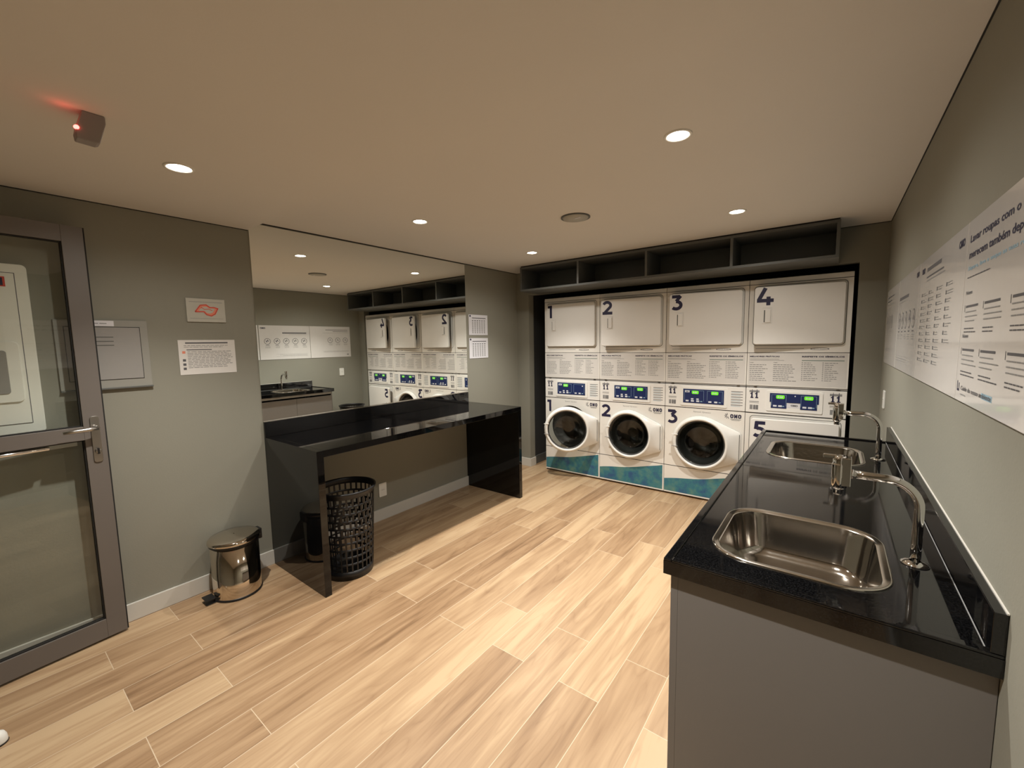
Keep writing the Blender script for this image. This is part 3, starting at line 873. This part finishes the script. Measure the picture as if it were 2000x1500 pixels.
# ================================================================== SINK CABINET / WORKTOP
KX0, KX1, KY0, KY1, KZ = 2.306, XR - 0.001, -2.97, -0.889, 0.892
SINKS = [(2.597, -2.635), (2.6, -1.375)]
SW, SH, SR = 0.385, 0.4, 0.095
def cabinet():
    t = thing('sink_cabinet', (2.63, -1.93, 0), 'long taupe base cabinet under the black worktop', 'cabinet')
    x0, x1, y0, y1 = KX0 + 0.016 - 2.63, XR - 0.001 - 2.63, KY0 + 0.018 + 1.93, KY1 - 0.018 + 1.93
    a = MB()
    a.box(x0 + 0.02, x1, y0, y0 + 0.018, 0.0, 0.852, M['cab']); tag(a.build('end_panel', t, bevel=0.001))
    a = MB(); a.box(x0, x0 + 0.02, y0, y0 + 0.018, 0, 0.852, M['cab']); a.build('front_stile', t, bevel=0.001)
    a = MB(); a.box(x0 + 0.02, x1, y1 - 0.018, y1, 0.0, 0.852, M['cab']); a.build('end_panel', t, bevel=0.001)
    a = MB(); a.box(x1 - 0.01, x1, y0 + 0.018, y1 - 0.018, 0.1, 0.6, M['cab']); a.build('back_panel', t)
    a = MB(); a.box(x0 + 0.02, x1 - 0.01, y0 + 0.018, y1 - 0.018, 0.1, 0.118, M['cab']); a.build('bottom_panel', t)
    a = MB(); a.box(x0 + 0.06, x0 + 0.075, y0 + 0.018, y1 - 0.018, 0.0, 0.1, M['dark']); a.build('toe_kick', t)
    a = MB(); a.box(x0 + 0.002, x0 + 0.02, y0 + 0.018, y1 - 0.018, 0.822, 0.852, M['boxl']); tag(a.build('top_rail', t), 'pale rail under the worktop')
    n = 4; L_ = (y1 - y0 - 0.036) / n
    for k in range(n):
        a = MB(); a.box(x0, x0 + 0.018, y0 + 0.018 + k * L_ + 0.0015, y0 + 0.018 + (k + 1) * L_ - 0.0015, 0.105, 0.8, M['cab'])
        a.build('door', t, bevel=0.001)
cabinet()
def worktop():
    t = thing('stone_worktop', (0, 0, 0.853), 'black stone worktop with raised rim holding two steel sinks', 'worktop')
    b = MB(); fr = Fr((0, 0, 0), (1, 0, 0), (0, 1, 0))
    zt, zb = KZ - 0.853, 0.0
    xs = (2.37, 2.825)
    def hole(cx, cy): return rrect(SW, SH, SR, 10, cx, cy)
    cells = []
    ys = [KY0]
    for cx, cy in SINKS: ys += [cy - 0.24, cy + 0.24]
    ys.append(KY1)
    for i in range(len(ys) - 1):
        issink = i in (1, 3)
        for z, flip in ((zt, 0), (zb, 1)):
            def q(x0, x1, y0, y1):
                P_ = [(x0, y0, z), (x1, y0, z), (x1, y1, z), (x0, y1, z)]
                ids = b.add(P_); b.face(ids[::-1] if flip else ids, M['granite2'])
            if not issink: q(KX0, KX1, ys[i], ys[i + 1])
            else:
                q(KX0, xs[0], ys[i], ys[i + 1]); q(xs[1], KX1, ys[i], ys[i + 1])
                cx, cy = SINKS[0 if i == 1 else 1]
                front_with_hole(b, fr, xs[0], xs[1], ys[i], ys[i + 1], hole(cx, cy), z, M['granite2'])
    for cx, cy in SINKS:
        b.loft([[(x, y, zt) for x, y in hole(cx, cy)], [(x, y, zb) for x, y in hole(cx, cy)]], M['granite2'])
    o = [(KX0, KY0), (KX1, KY0), (KX1, KY1), (KX0, KY1)]
    b.loft([[(x, y, zb) for x, y in o], [(x, y, zt) for x, y in o]], M['granite2'], smooth=False)
    b.build('slab', t)
    b = MB(); lw, z0, z1 = 0.022, zt, zt + 0.007
    b.box(KX0, KX0 + lw, KY0, KY1, z0, z1, M['granite2'])
    b.box(KX0 + lw, KX1, KY0, KY0 + lw, z0, z1, M['granite2'])
    b.box(KX0 + lw, KX1, KY1 - lw, KY1, z0, z1, M['granite2'])
    b.build('raised_rim', t, bevel=0.0025)
    b = MB(); b.box(KX1 - 0.02, KX1, KY0 + 0.001, KY1 - 0.001, z1 + 0.0005, 0.982 - 0.853, M['granite2'])
    b.build('backsplash', t, bevel=0.0012)
    b = MB(); b.box(KX1 - 0.0215, KX1 - 0.0198, KY0 + lw, KY1 - lw, z0 + 0.0002, z0 + 0.0018, M['inkl'])
    tag(b.build('sealant_bead', t), 'thin bead of sealant')
    b = MB(); b.box(KX1 - 0.003, KX1 + 0.0005, KY0 + 0.001, KY1 - 0.001, 0.982 - 0.853, 0.985 - 0.853, M['base'])
    tag(b.build('sealant_bead', t), 'white bead of sealant along the wall')
worktop()
def sink(cx, cy, label):
    t = thing('steel_sink', (cx, cy, 0.73), label, 'sink', 'steel sinks set into the worktop')
    def L_(dw, r, z): return [(x, y, z) for x, y in rrect(SW + dw, SH + dw, r, 12)]
    zt = KZ - 0.73
    b = MB()
    b.loft([L_(0.036, 0.112, zt + 0.0002), L_(0.034, 0.11, zt + 0.004), L_(0.024, 0.106, zt + 0.0045), L_(0.014, 0.1, zt + 0.002),
            L_(0.006, 0.097, zt + 0.0025), L_(-0.006, 0.09, zt - 0.002)], M['steelrim'])
    b.build('rim', t)
    b = MB()
    b.loft([L_(-0.006, 0.09, zt - 0.002), L_(-0.016, 0.088, zt - 0.03), L_(-0.04, 0.085, zt - 0.115), L_(-0.06, 0.075, zt - 0.136), L_(-0.1, 0.06, zt - 0.144), L_(-0.27, 0.03, zt - 0.147), L_(-0.32, 0.02, zt - 0.148)], M['steel'], cap1=M['steel'])
    b.build('basin', t)
    b = MB()
    b.lathe(Fr((0, 0, zt - 0.148), (1, 0, 0), (0, 1, 0)), [(0.04, 0.0), (0.04, 0.004), (0.03, 0.003), (0.028, 0.0015)], M['chrome'], 32, cap1=M['gasket'])
    b.build('drain', t)
sink(*SINKS[0], 'near stainless steel sink with rounded corners in the worktop')
sink(*SINKS[1], 'far stainless steel sink beside the washing machines')
def faucet(y, label):
    t = thing('chrome_faucet', (2.862, y, KZ), label, 'tap', 'chrome taps on the worktop')
    b = MB(); up = Fr((0, 0, 0), (1, 0, 0), (0, 1, 0))
    b.lathe(up, [(0.03, 0.0), (0.03, 0.003), (0.022, 0.007), (0.013, 0.01)], M['chrome'], 32, cap0=M['chrome']); b.build('base_plate', t)
    pts = [(0, 0, 0.005), (0, 0, 0.06), (0, 0, 0.12), (0, 0, 0.155)]
    for k in range(1, 11):
        an = math.radians(90 * k / 10)
        pts.append((-0.07 + 0.07 * math.cos(an), 0, 0.155 + 0.07 * math.sin(an)))
    pts += [(-0.11, 0, 0.225), (-0.142, 0, 0.225)]
    b = MB(); b.tube(pts, 0.0115, M['chrome'], 18); b.build('spout', t)
    b = MB(); b.tube([(-0.14, 0, 0.225), (-0.152, 0, 0.225)], 0.014, M['chrome'], 18)
    b.box(-0.168, -0.146, -0.018, 0.018, 0.19, 0.272, M['chrome'])
    b.lathe(Fr((-0.172, 0, 0), (1, 0, 0), (0, 1, 0)), [(0.012, 0.16), (0.013, 0.165), (0.013, 0.178), (0.019, 0.182), (0.019, 0.25), (0.0165, 0.252), (0.0165, 0.27), (0.012, 0.275)], M['chrome'], 24, cap0=M['gasket'], cap1=M['chrome'])
    b.build('valve_head', t, bevel=0.002)
    b = MB(); b.box(-0.212, -0.165, -0.006, 0.006, 0.264, 0.276, M['chrome']); b.build('lever', t, bevel=0.003)
faucet(-2.60, 'chrome swan neck tap beside the near sink')
faucet(-1.37, 'chrome swan neck tap beside the far sink')

# ================================================================== BASKETS
def basket_mesh():
    R0, R1, Hh = 0.15, 0.18, 0.585
    NS = 30; rows = 10
    def rad(z): return R0 + (R1 - R0) * z / Hh
    b = MB()
    up = Fr((0, 0, 0), (1, 0, 0), (0, 1, 0))
    b.lathe(up, [(0.0015, 0.004), (R0 - 0.004, 0.004), (R0, 0.0), (rad(0.06) , 0.06), (rad(0.06) - 0.003, 0.06), (R0 - 0.005, 0.008), (0.0015, 0.008)], M['black'], 60)
    b.lathe(up, [(rad(0.545), 0.545), (rad(0.56) + 0.001, 0.56), (R1 + 0.012, 0.572), (R1 + 0.014, Hh), (R1 + 0.004, Hh + 0.002), (R1 - 0.002, Hh - 0.006), (rad(0.545) - 0.003, 0.545), (rad(0.545), 0.545)], M['black'], 60)
    # lattice of staggered slots: rings and short bars
    z0, z1 = 0.06, 0.545
    dz = (z1 - z0) / rows
    for k in range(1, rows):
        z = z0 + k * dz; r = rad(z)
        b.lathe(up, [(r + 0.0015, z - 0.0065), (r + 0.0015, z + 0.0065), (r - 0.002, z + 0.0065), (r - 0.002, z - 0.0065), (r + 0.0015, z - 0.0065)], M['black'], 60)
    for k in range(rows):
        a0 = z0 + k * dz; a1 = a0 + dz
        for j in range(NS):
            an = 2 * PI * (j + (0.5 if k > 3 and k % 2 else 0)) / NS
            wd = 0.0125 if k > 3 else 0.0085
            P = []
            for z in (a0, a1):
                r = rad(z)
                for rr in (r + 0.0015, r - 0.002):
                    for s_ in (-1, 1):
                        P.append((rr * math.cos(an) - s_ * wd / 2 * math.sin(an), rr * math.sin(an) + s_ * wd / 2 * math.cos(an), z))
            i = b.add(P)
            for q in ((0, 1, 5, 4), (3, 2, 6, 7), (2, 0, 4, 6), (1, 3, 7, 5)):
                b.face([i[x] for x in q], M['black'])
    return b
bm1 = basket_mesh().build('laundry_basket', loc=(0.125, -2.655, 0.0))
tag(bm1, 'tall black perforated plastic laundry basket under the black table', 'basket')
bm2 = bm1.copy(); COL.objects.link(bm2); bm2.location = (2.52, -0.49, 0)
tag(bm2, 'tall black perforated plastic basket seen in the mirror, beyond the worktop', 'basket')

# ================================================================== PEDAL BIN
def bin_():
    t = thing('pedal_bin', (-0.222, -3.205, 0), 'small polished steel pedal bin against the left wall', 'bin')
    up = Fr((0, 0, 0), (1, 0, 0), (0, 1, 0)); r = 0.127
    Hb = 0.325
    b = MB(); b.lathe(up, [(r + 0.003, 0.0), (r + 0.004, 0.004), (r + 0.003, 0.012), (r, 0.014)], M['black'], 56, cap0=M['black']); b.build('base_ring', t)
    b = MB(); b.lathe(up, [(r, 0.012), (r, Hb), (r - 0.004, Hb)], M['bin'], 64); b.build('drum', t)
    b = MB(); b.lathe(up, [(r + 0.001, Hb - 0.002), (r + 0.006, Hb), (r + 0.006, Hb + 0.014), (r - 0.003, Hb + 0.014)], M['black'], 56); b.build('collar', t)
    b = MB(); b.lathe(up, [(r + 0.006, Hb + 0.012), (r + 0.012, Hb + 0.015), (r + 0.011, Hb + 0.028), (r + 0.002, Hb + 0.038), (r * 0.7, Hb + 0.044), (r * 0.3, Hb + 0.046), (0.004, Hb + 0.0465)], M['bin'], 64); b.build('lid', t)
    b = MB(); b.box(-0.03, 0.03, r - 0.004, r + 0.02, Hb - 0.03, Hb + 0.035, M['black']); b.build('hinge', t, bevel=0.004)
    b = MB()
    b.box(-0.035, 0.035, -r - 0.055, -r - 0.003, 0.028, 0.036, M['black'])
    b.box(-0.03, 0.03, -r - 0.05, -r + 0.006, 0.0, 0.006, M['black'])
    b.box(-0.01, 0.01, -r - 0.006, -r + 0.006, 0.0, 0.03, M['black'])
    b.build('pedal', t, bevel=0.002)
bin_()

# ================================================================== GLASS DOOR
def door():
    P0 = Vector((-0.316, -3.712, 0)); P1 = Vector((-0.27, -4.2, 0))
    d = (P1 - P0).normalized()
    t = bpy.data.objects.new('door_1', None); COL.objects.link(t); t.location = P0
    tag(t, 'open glass door in a taupe aluminium frame', None, None, 'structure')
    # leaf plane: u towards the free edge as seen (right), v up, n into the room
    fr = Fr((0, 0, 0), tuple(-d), (0, 0, 1))
    Wd = 0.9; z0, z1 = 0.012, 2.108; st = 0.078; c0, c1 = -0.02, 0.02
    a = MB()
    a.fbox(fr, -st, 0, z0, z1, c0, c1, M['frame'])
    a.fbox(fr, -Wd, -Wd + st, z0, z1, c0, c1, M['frame'])
    a.fbox(fr, -Wd + st, -st, z0, z0 + 0.1, c0, c1, M['frame'])
    a.fbox(fr, -Wd + st, -st, z1 - 0.078, z1, c0, c1, M['frame'])
    a.fbox(fr, -Wd + st, -st, 1.062, 1.13, c0, c1, M['frame'])
    a.build('door_frame', t, bevel=0.0015)
    a = MB(); a.fbox(fr, -0.001, 0.006, z0, z1, -0.016, 0.016, M['dark']); tag(a.build('edge_gap_shade', t), 'dark strip painted as the shaded gap along the free edge')  # black strip stands in for the shaded gap beside the stile
    for (b0, b1) in ((z0 + 0.1, 1.062), (1.13, z1 - 0.078)):
        g = MB(); g.fbox(fr, -Wd + st, -st, b0, b1, -0.003, 0.003, M['glass']); g.build('glass_pane', t)
        for q in ((-Wd + st, -st, b0, b0 + 0.005), (-Wd + st, -st, b1 - 0.005, b1), (-st - 0.005, -st, b0, b1)):
            g = MB(); g.fbox(fr, *q, -0.012, 0.012, M['dark']); g.build('glazing_bead', t)
    h = MB()
    h.prism(fr, rrect(0.034, 0.235, 0.012, 4, -0.037, 1.06), c1, c1 + 0.006, M['nickel'])
    hp = h.build('handle_plate', t, bevel=0.001)
    h = MB()
    h.tube([fr.p(-0.037, 1.12, c1 + 0.004), fr.p(-0.037, 1.12, c1 + 0.045)], 0.011, M['nickel'], 14)
    h.tube([fr.p(-0.036, 1.12, c1 + 0.045), fr.p(-0.07, 1.118, c1 + 0.048), fr.p(-0.12, 1.117, c1 + 0.044), fr.p(-0.158, 1.115, c1 + 0.04)], [0.011, 0.01, 0.009, 0.007], M['nickel'], 14)
    h.build('lever_handle', hp)
    h = MB(); h.lathe(Fr(tuple(fr.p(-0.037, 1.0, c1 + 0.005)), tuple(-d), (0, 0, 1)), [(0.012, 0.0), (0.012, 0.01), (0.008, 0.012)], M['nickel'], 20, cap1=M['nickel'])
    h.fbox(fr, -0.041, -0.033, 0.985, 1.015, c1 + 0.012, c1 + 0.02, M['black']); h.build('lock_cylinder', hp)
    # bar on the far face just under the middle rail
    h = MB()
    h.fbox(fr, -Wd + 0.1, -0.1, 1.035, 1.062, -0.034, -0.012, M['nickel'])
    h.tube([fr.p(-Wd + 0.15, 1.045, 0.012), fr.p(-0.2, 1.045, 0.012)], 0.009, M['chrome'], 14)
    h.build('push_bar', t, bevel=0.001)
door()

# ================================================================== THINGS ON THE LEFT WALL
LW = Fr((XL, 0, 0), (0, 1, 0), (0, 0, 1))
def epanel():
    t = thing('electrical_panel', (XL, -3.66, 1.3), 'grey recessed electrical panel with small vents, beside the glass door', 'electrical panel')
    fr = Fr((0, 0, 0), (0, 1, 0), (0, 0, 1))
    a = MB(); a.fbox(fr, -0.18, 0.175, 0.008, 0.364, 0, 0.012, M['boxg']); a.fbox(fr, -0.18, 0.178, 0.0, 0.008, 0, 0.018, M['shelf']); a.build('frame', t, bevel=0.001)
    a = MB(); a.fbox(fr, -0.148, 0.143, 0.05, 0.33, 0.008, 0.0135, M['dark']); a.fbox(fr, -0.145, 0.14, 0.053, 0.327, 0.01, 0.016, M['boxl'])
    for z in (0.274, 0.252, 0.231): a.fbox(fr, -0.06, 0.032, z, z + 0.004, 0.0162, 0.0168, M['shelf'])
    a.build('panel_door', t)
    a = MB(); a.fbox(fr, -0.075, 0.04, 0.333, 0.361, 0.012, 0.0128, M['paperb'])
    fp = Fr((0.0128, 0, 0), (0, 1, 0), (0, 0, 1)); a.rect(fp, -0.05, -0.02, 0.345, 0.349, 0.0005, M['inkl']); a.rect(fp, -0.015, 0.012, 0.345, 0.349, 0.0005, M['inkl'])
    tag(a.build('sticker', t), 'white sticker')
epanel()
def hose_cab():
    t = thing('hose_cabinet', (XL, -4.15, 1.13), 'white wall cabinet with dark red label, seen through the glass door', 'cabinet')
    fr = Fr((0, 0, 0), (0, 1, 0), (0, 0, 1))
    a = MB(); a.prism(fr, rrect(0.5, 0.79, 0.02, 5, -0.005, 0.385), 0, 0.034, M['cabw']); a.build('case', t, bevel=0.003)
    a = MB(); a.fbox(fr, -0.24, 0.206, 0.04, 0.74, 0.034, 0.0345, M['inkg']); a.fbox(fr, -0.24, 0.203, 0.043, 0.737, 0.034, 0.038, M['cabw']); do = a.build('cabinet_door', t)
    a = MB(); a.fbox(fr, -0.1, 0.175, 0.675, 0.72, 0.038, 0.0386, M['inkr']); a.fbox(fr, -0.1, 0.168, 0.68, 0.715, 0.0386, 0.039, M['ink']); tag(a.build('label_strip', do), 'dark red label')
    a = MB()
    a.prism(fr, rrect(0.36, 0.28, 0.02, 5, 0.01, 0.285), 0.038, 0.046, M['cabw']); a.prism(fr, rrect(0.3, 0.2, 0.012, 5, 0.0, 0.285), 0.046, 0.05, M['boxl'])
    a.build('latch_plate', do, bevel=0.002)
hose_cab()
def plaque():
    t = thing('wall_plaque', (XL, -3.196, 1.667), 'small pale plaque with a red outlined emblem on the left wall', 'plaque')
    fr = Fr((0, 0, 0), (0, 1, 0), (0, 0, 1))
    a = MB(); a.fbox(fr, -0.1, 0.1, 0, 0.14, 0.001, 0.008, M['plaque']); a.build('board', t, bevel=0.001)
    a = MB(); fp = Fr((0.008, 0, 0), (0, 1, 0), (0, 0, 1))
    top = [(-0.058, 0.06), (-0.03, 0.1), (0.0, 0.104), (0.02, 0.088), (0.04, 0.09), (0.06, 0.084)]
    bot = [(0.06, 0.084), (0.044, 0.05), (0.024, 0.038), (0.0, 0.044), (-0.014, 0.062), (-0.058, 0.06)]
    a.poly(fp, (top[:-1] + bot[:-1])[::-1], 0.0004, M['inko'])
    a.poly(fp, [((x) * 0.72 + 0.001, (z - 0.074) * 0.62 + 0.074) for x, z in (top[:-1] + bot[:-1])[::-1]], 0.0007, M['plaque'])
    stroke(a, fp, top + bot[1:], 0.006, 0, 0, 1, 1, M['inkr'], 0.001)
    stroke(a, fp, [(-0.028, 0.09), (-0.01, 0.076), (0.012, 0.079), (0.03, 0.07)], 0.0035, 0, 0, 1, 1, M['inkr'], 0.0013)
    a.rect(fp, -0.085, 0.085, 0.118, 0.121, 0.0004, M['inkl']); a.rect(fp, -0.085, 0.085, 0.02, 0.022, 0.0004, M['inkl'])
    a.build('print', t)
plaque()
def notice():
    t = thing('wall_notice', (XL, -3.204, 1.353), 'printed white notice sheet with lines of small text below the plaque', 'notice')
    fr = Fr((0, 0, 0), (0, 1, 0), (0, 0, 1))
    a = MB(); a.fbox(fr, -0.147, 0.147, 0, 0.206, 0.0006, 0.0022, M['paper']); a.build('sheet', t)
    a = MB(); fp = Fr((0.0022, 0, 0), (0, 1, 0), (0, 0, 1))
    a.rect(fp, -0.112, 0.108, 0.184, 0.192, 0.0004, M['inkg'])
    lines(a, fp, -0.12, 0.12, 0.174, 2, 0.009, 0.003, M['inkl'], rnd=0.2)
    a.rect(fp, -0.108, 0.02, 0.145, 0.15, 0.0004, M['inkg'])
    lines(a, fp, -0.105, 0.13, 0.138, 11, 0.0095, 0.0034, M['inkl'], rnd=0.15)
    for z in (0.132, 0.085, 0.06, 0.035): a.rect(fp, -0.13, -0.115, z - 0.006, z + 0.008, 0.0006, M['inkg'] if z < 0.1 else M['inko'])
    a.build('print', t)
notice()
def schedule(z, label):
    t = thing('schedule_sheet', (XL, -0.724, z), label, 'notice', 'laminated timetable sheets beside the mirror')
    fr = Fr((0, 0, 0), (0, 1, 0), (0, 0, 1))
    a = MB(); a.fbox(fr, -0.15, 0.15, 0, 0.215, 0.0006, 0.004, M['paperb']); a.build('sheet', t)
    a = MB(); fp = Fr((0.004, 0, 0), (0, 1, 0), (0, 0, 1))
    a.poly(fp, circle(-0.128, 0.2, 0.011, 14), 0.0004, M['ink'])
    a.rect(fp, -0.1, 0.12, 0.176, 0.184, 0.0004, M['inkg'])
    for k in range(6):
        x = -0.1 + k * 0.037
        a.rect(fp, x, x + 0.022, 0.15, 0.158, 0.0004, M['inkg'])
        for j in range(12): a.rect(fp, x, x + 0.02, 0.135 - j * 0.0105, 0.141 - j * 0.0105, 0.0004, M['inkl'])
    a.build('print', t)
schedule(1.597, 'upper of two white timetable sheets right of the mirror')
schedule(1.35, 'lower of two white timetable sheets right of the mirror')
def outlet(fr0, label):
    t = thing('power_outlet', tuple(fr0.o), label, 'power outlet')
    fr = Fr((0, 0, 0), tuple(fr0.u), tuple(fr0.v))
    a = MB(); a.prism(fr, rrect(0.076, 0.12, 0.006, 3), 0.0, 0.008, M['outlet']); a.build('plate', t, bevel=0.0015)
    a = MB(); a.prism(fr, rrect(0.04, 0.024, 0.006, 3, 0, 0.0), 0.008, 0.0095, M['outlet'])
    for x in (-0.01, 0, 0.01): a.prism(fr, circle(x, 0.0, 0.0026, 8), 0.0095, 0.0099, M['dark'])
    a.build('socket', t)
outlet(Fr((XL, -2.015, 0.263), (0, 1, 0), (0, 0, 1)), 'white power outlet on the wall under the black table')
outlet(Fr((XR, -0.38, 1.085), (0, -1, 0), (0, 0, 1)), 'white power outlet on the right wall below the posters')

# ================================================================== POSTERS ON THE RIGHT WALL
def poster(y0, y1, label, draw):
    """y0 is the edge nearer the back wall; u runs towards the camera"""
    t = thing('wall_poster', (XR, y0, 1.328), label, 'poster', 'glossy white instruction boards on the right wall')
    fr = Fr((0, 0, 0), (0, -1, 0), (0, 0, 1))
    a = MB(); a.fbox(fr, 0, y0 - y1, 0, 0.487, 0.001, 0.006, M['plexi']); a.build('board', t, bevel=0.0008)
    a = MB(); fp = Fr((-0.006, 0, 0), (0, -1, 0), (0, 0, 1)); draw(a, fp, y0 - y1); tag(a.build('print', t))
def smallomo(a, fp, x, z):
    put_text(a, fp, 'OMO', x, z, 0.024, M['ink'], bold=0.05)
def pA(a, fp, W_):
    a.rect(fp, 0.04, 0.42, 0.43, 0.437, 0.0004, M['inkg']); a.rect(fp, 0.04, 0.3, 0.405, 0.411, 0.0004, M['inkg'])
    lines(a, fp, 0.04, 0.5, 0.385, 1, 0.01, 0.003, M['inkl'])
    for k in range(3):
        x = 0.09 + k * 0.13
        a.poly(fp, circle(x, 0.27, 0.042, 20), 0.0004, M['inkg']); a.poly(fp, circle(x, 0.27, 0.036, 20), 0.0006, M['plexi'])
        stroke(a, fp, [(x - 0.015, 0.255), (x, 0.285), (x + 0.013, 0.262)], 0.006, 0, 0, 1, 1, M['inkg'], 0.0008)
        lines(a, fp, x - 0.035, x + 0.04, 0.215, 3, 0.01, 0.003, M['inkl'])
    lines(a, fp, 0.04, 0.5, 0.1, 2, 0.012, 0.003, M['inkl'])
    a.rect(fp, 0.04, 0.07, 0.03, 0.05, 0.0004, M['inkl'])
def pB(a, fp, W_):
    smallomo(a, fp, W_ - 0.09, 0.435)
    a.rect(fp, 0.05, 0.4, 0.372, 0.388, 0.0004, M['inkg']); lines(a, fp, 0.05, 0.42, 0.36, 1, 0.01, 0.003, M['inkl'])
    for k in range(5):
        x = 0.09 + k * 0.13
        a.poly(fp, circle(x, 0.26, 0.044, 22), 0.0004, M['inkg']); a.poly(fp, circle(x, 0.26, 0.038, 22), 0.0006, M['plexi'])
        stroke(a, fp, [(x - 0.018, 0.255), (x - 0.004, 0.28), (x + 0.008, 0.25), (x + 0.02, 0.272)], 0.007, 0, 0, 1, 1, M['ink'] if k > 2 else M['inkg'], 0.0008)
        a.rect(fp, x - 0.025, x + 0.025, 0.2, 0.206, 0.0004, M['inkg'])
        lines(a, fp, x - 0.035, x + 0.04, 0.188, 3, 0.01, 0.003, M['inkl'])
    for (q0, q1, z) in ((0.04, 0.5, 0.075), (0.04, 0.5, 0.04)): a.rect(fp, q0, q1, z, z + 0.0015, 0.0004, M['inkl'])
    lines(a, fp, 0.05, 0.48, 0.064, 2, 0.012, 0.003, M['inkl'])
def pC(a, fp, W_):
    smallomo(a, fp, 0.05, 0.43); smallomo(a, fp, W_ - 0.1, 0.43)
    a.rect(fp, 0.17, 0.45, 0.43, 0.444, 0.0004, M['inkg']); a.rect(fp, 0.17, 0.5, 0.405, 0.411, 0.0004, M['inkg']); a.rect(fp, 0.17, 0.52, 0.392, 0.397, 0.0004, M['inkl'])
    for c_ in range(4):
        x = 0.09 + c_ * 0.16
        for r_ in range(11 - (c_ > 2) * 3):
            z = 0.345 - r_ * 0.026
            a.rect(fp, x - 0.008, x + 0.006, z - 0.007, z + 0.006, 0.0004, M['inkg'])
            lines(a, fp, x + 0.014, x + 0.11, z + 0.004, 2, 0.008, 0.0028, M['inkl'], rnd=0.6)
def pD(a, fp, W_):
    put_text(a, fp, 'Lavar roupas com o carinho que elas', 0.03, 0.42, 0.026, M['ink'], width=0.72, bold=0.02)
    put_text(a, fp, 'merecem também depende de você', 0.03, 0.378, 0.026, M['ink'], width=0.66, bold=0.02)
    put_text(a, fp, 'Separe, lave e seque as suas roupas', 0.03, 0.35, 0.014, M['inkb'], width=0.5, bold=0.02)
    lines(a, fp, 0.03, 0.24, 0.335, 1, 0.01, 0.003, M['inkg'], rnd=0.0)
    put_text(a, fp, 'Pré-lavagem', 0.03, 0.285, 0.013, M['inkg'], bold=0.03)
    put_text(a, fp, 'Na lavagem', 0.03, 0.17, 0.013, M['inkg'], bold=0.03)
    for (z, xs) in ((0.255, (0.04, 0.22, 0.42, 0.6)), (0.14, (0.04, 0.22, 0.42, 0.6))):
        for x in xs:
            a.rect(fp, x - 0.012, x - 0.009, z - 0.012, z + 0.006, 0.0004, M['inkg'])
            a.rect(fp, x, x + 0.12, z - 0.002, z + 0.004, 0.0004, M['inkg'])
            lines(a, fp, x, x + 0.15, z - 0.012, 3, 0.012, 0.003, M['inkl'])
            lines(a, fp, x, x + 0.15, z - 0.056, 2, 0.009, 0.003, M['inkg'], rnd=0.5)
    stroke(a, fp, [(0.02, 0.055), (0.02, 0.03), (0.038, 0.03), (0.038, 0.05)], 0.006, 0, 0, 1, 1, M['ink'], 0.0004)
    a.rect(fp, 0.26, 0.345, 0.03, 0.044, 0.0003, M['inkb'])
    put_text(a, fp, 'Cuide do nosso ambiente', 0.06, 0.032, 0.012, M['inkg'], width=0.28, bold=0.02)
    lines(a, fp, 0.06, 0.14, 0.022, 1, 0.01, 0.003, M['inkl'])
poster(-0.2, -0.87, 'farthest white wall poster, nearest the washing machines', pA)
poster(-0.876, -1.59, 'white wall poster with a row of five round icons', pB)
poster(-1.6, -2.408, 'white wall poster with four columns of small symbols, above the sinks', pC)
poster(-2.412, -3.25, 'nearest white wall poster, with large two line Portuguese heading', pD)

# ================================================================== DOOR STOP
t = thing('door_stop', (0.163, -4.172, 0), 'small white rounded door stop on the floor by the glass door', 'door stop')
a = MB(); a.lathe(Fr((0, 0, 0), (1, 0, 0), (0, 1, 0)), [(0.026, 0.0), (0.028, 0.008), (0.026, 0.028), (0.02, 0.042), (0.008, 0.05)], M['outlet'], 28, cap0=M['outlet'], cap1=M['outlet']); a.build('cap', t)
a = MB(); a.lathe(Fr((0, 0, 0), (1, 0, 0), (0, 1, 0)), [(0.029, 0.0), (0.03, 0.003), (0.029, 0.006)], M['black'], 28); a.build('rubber_ring', t)
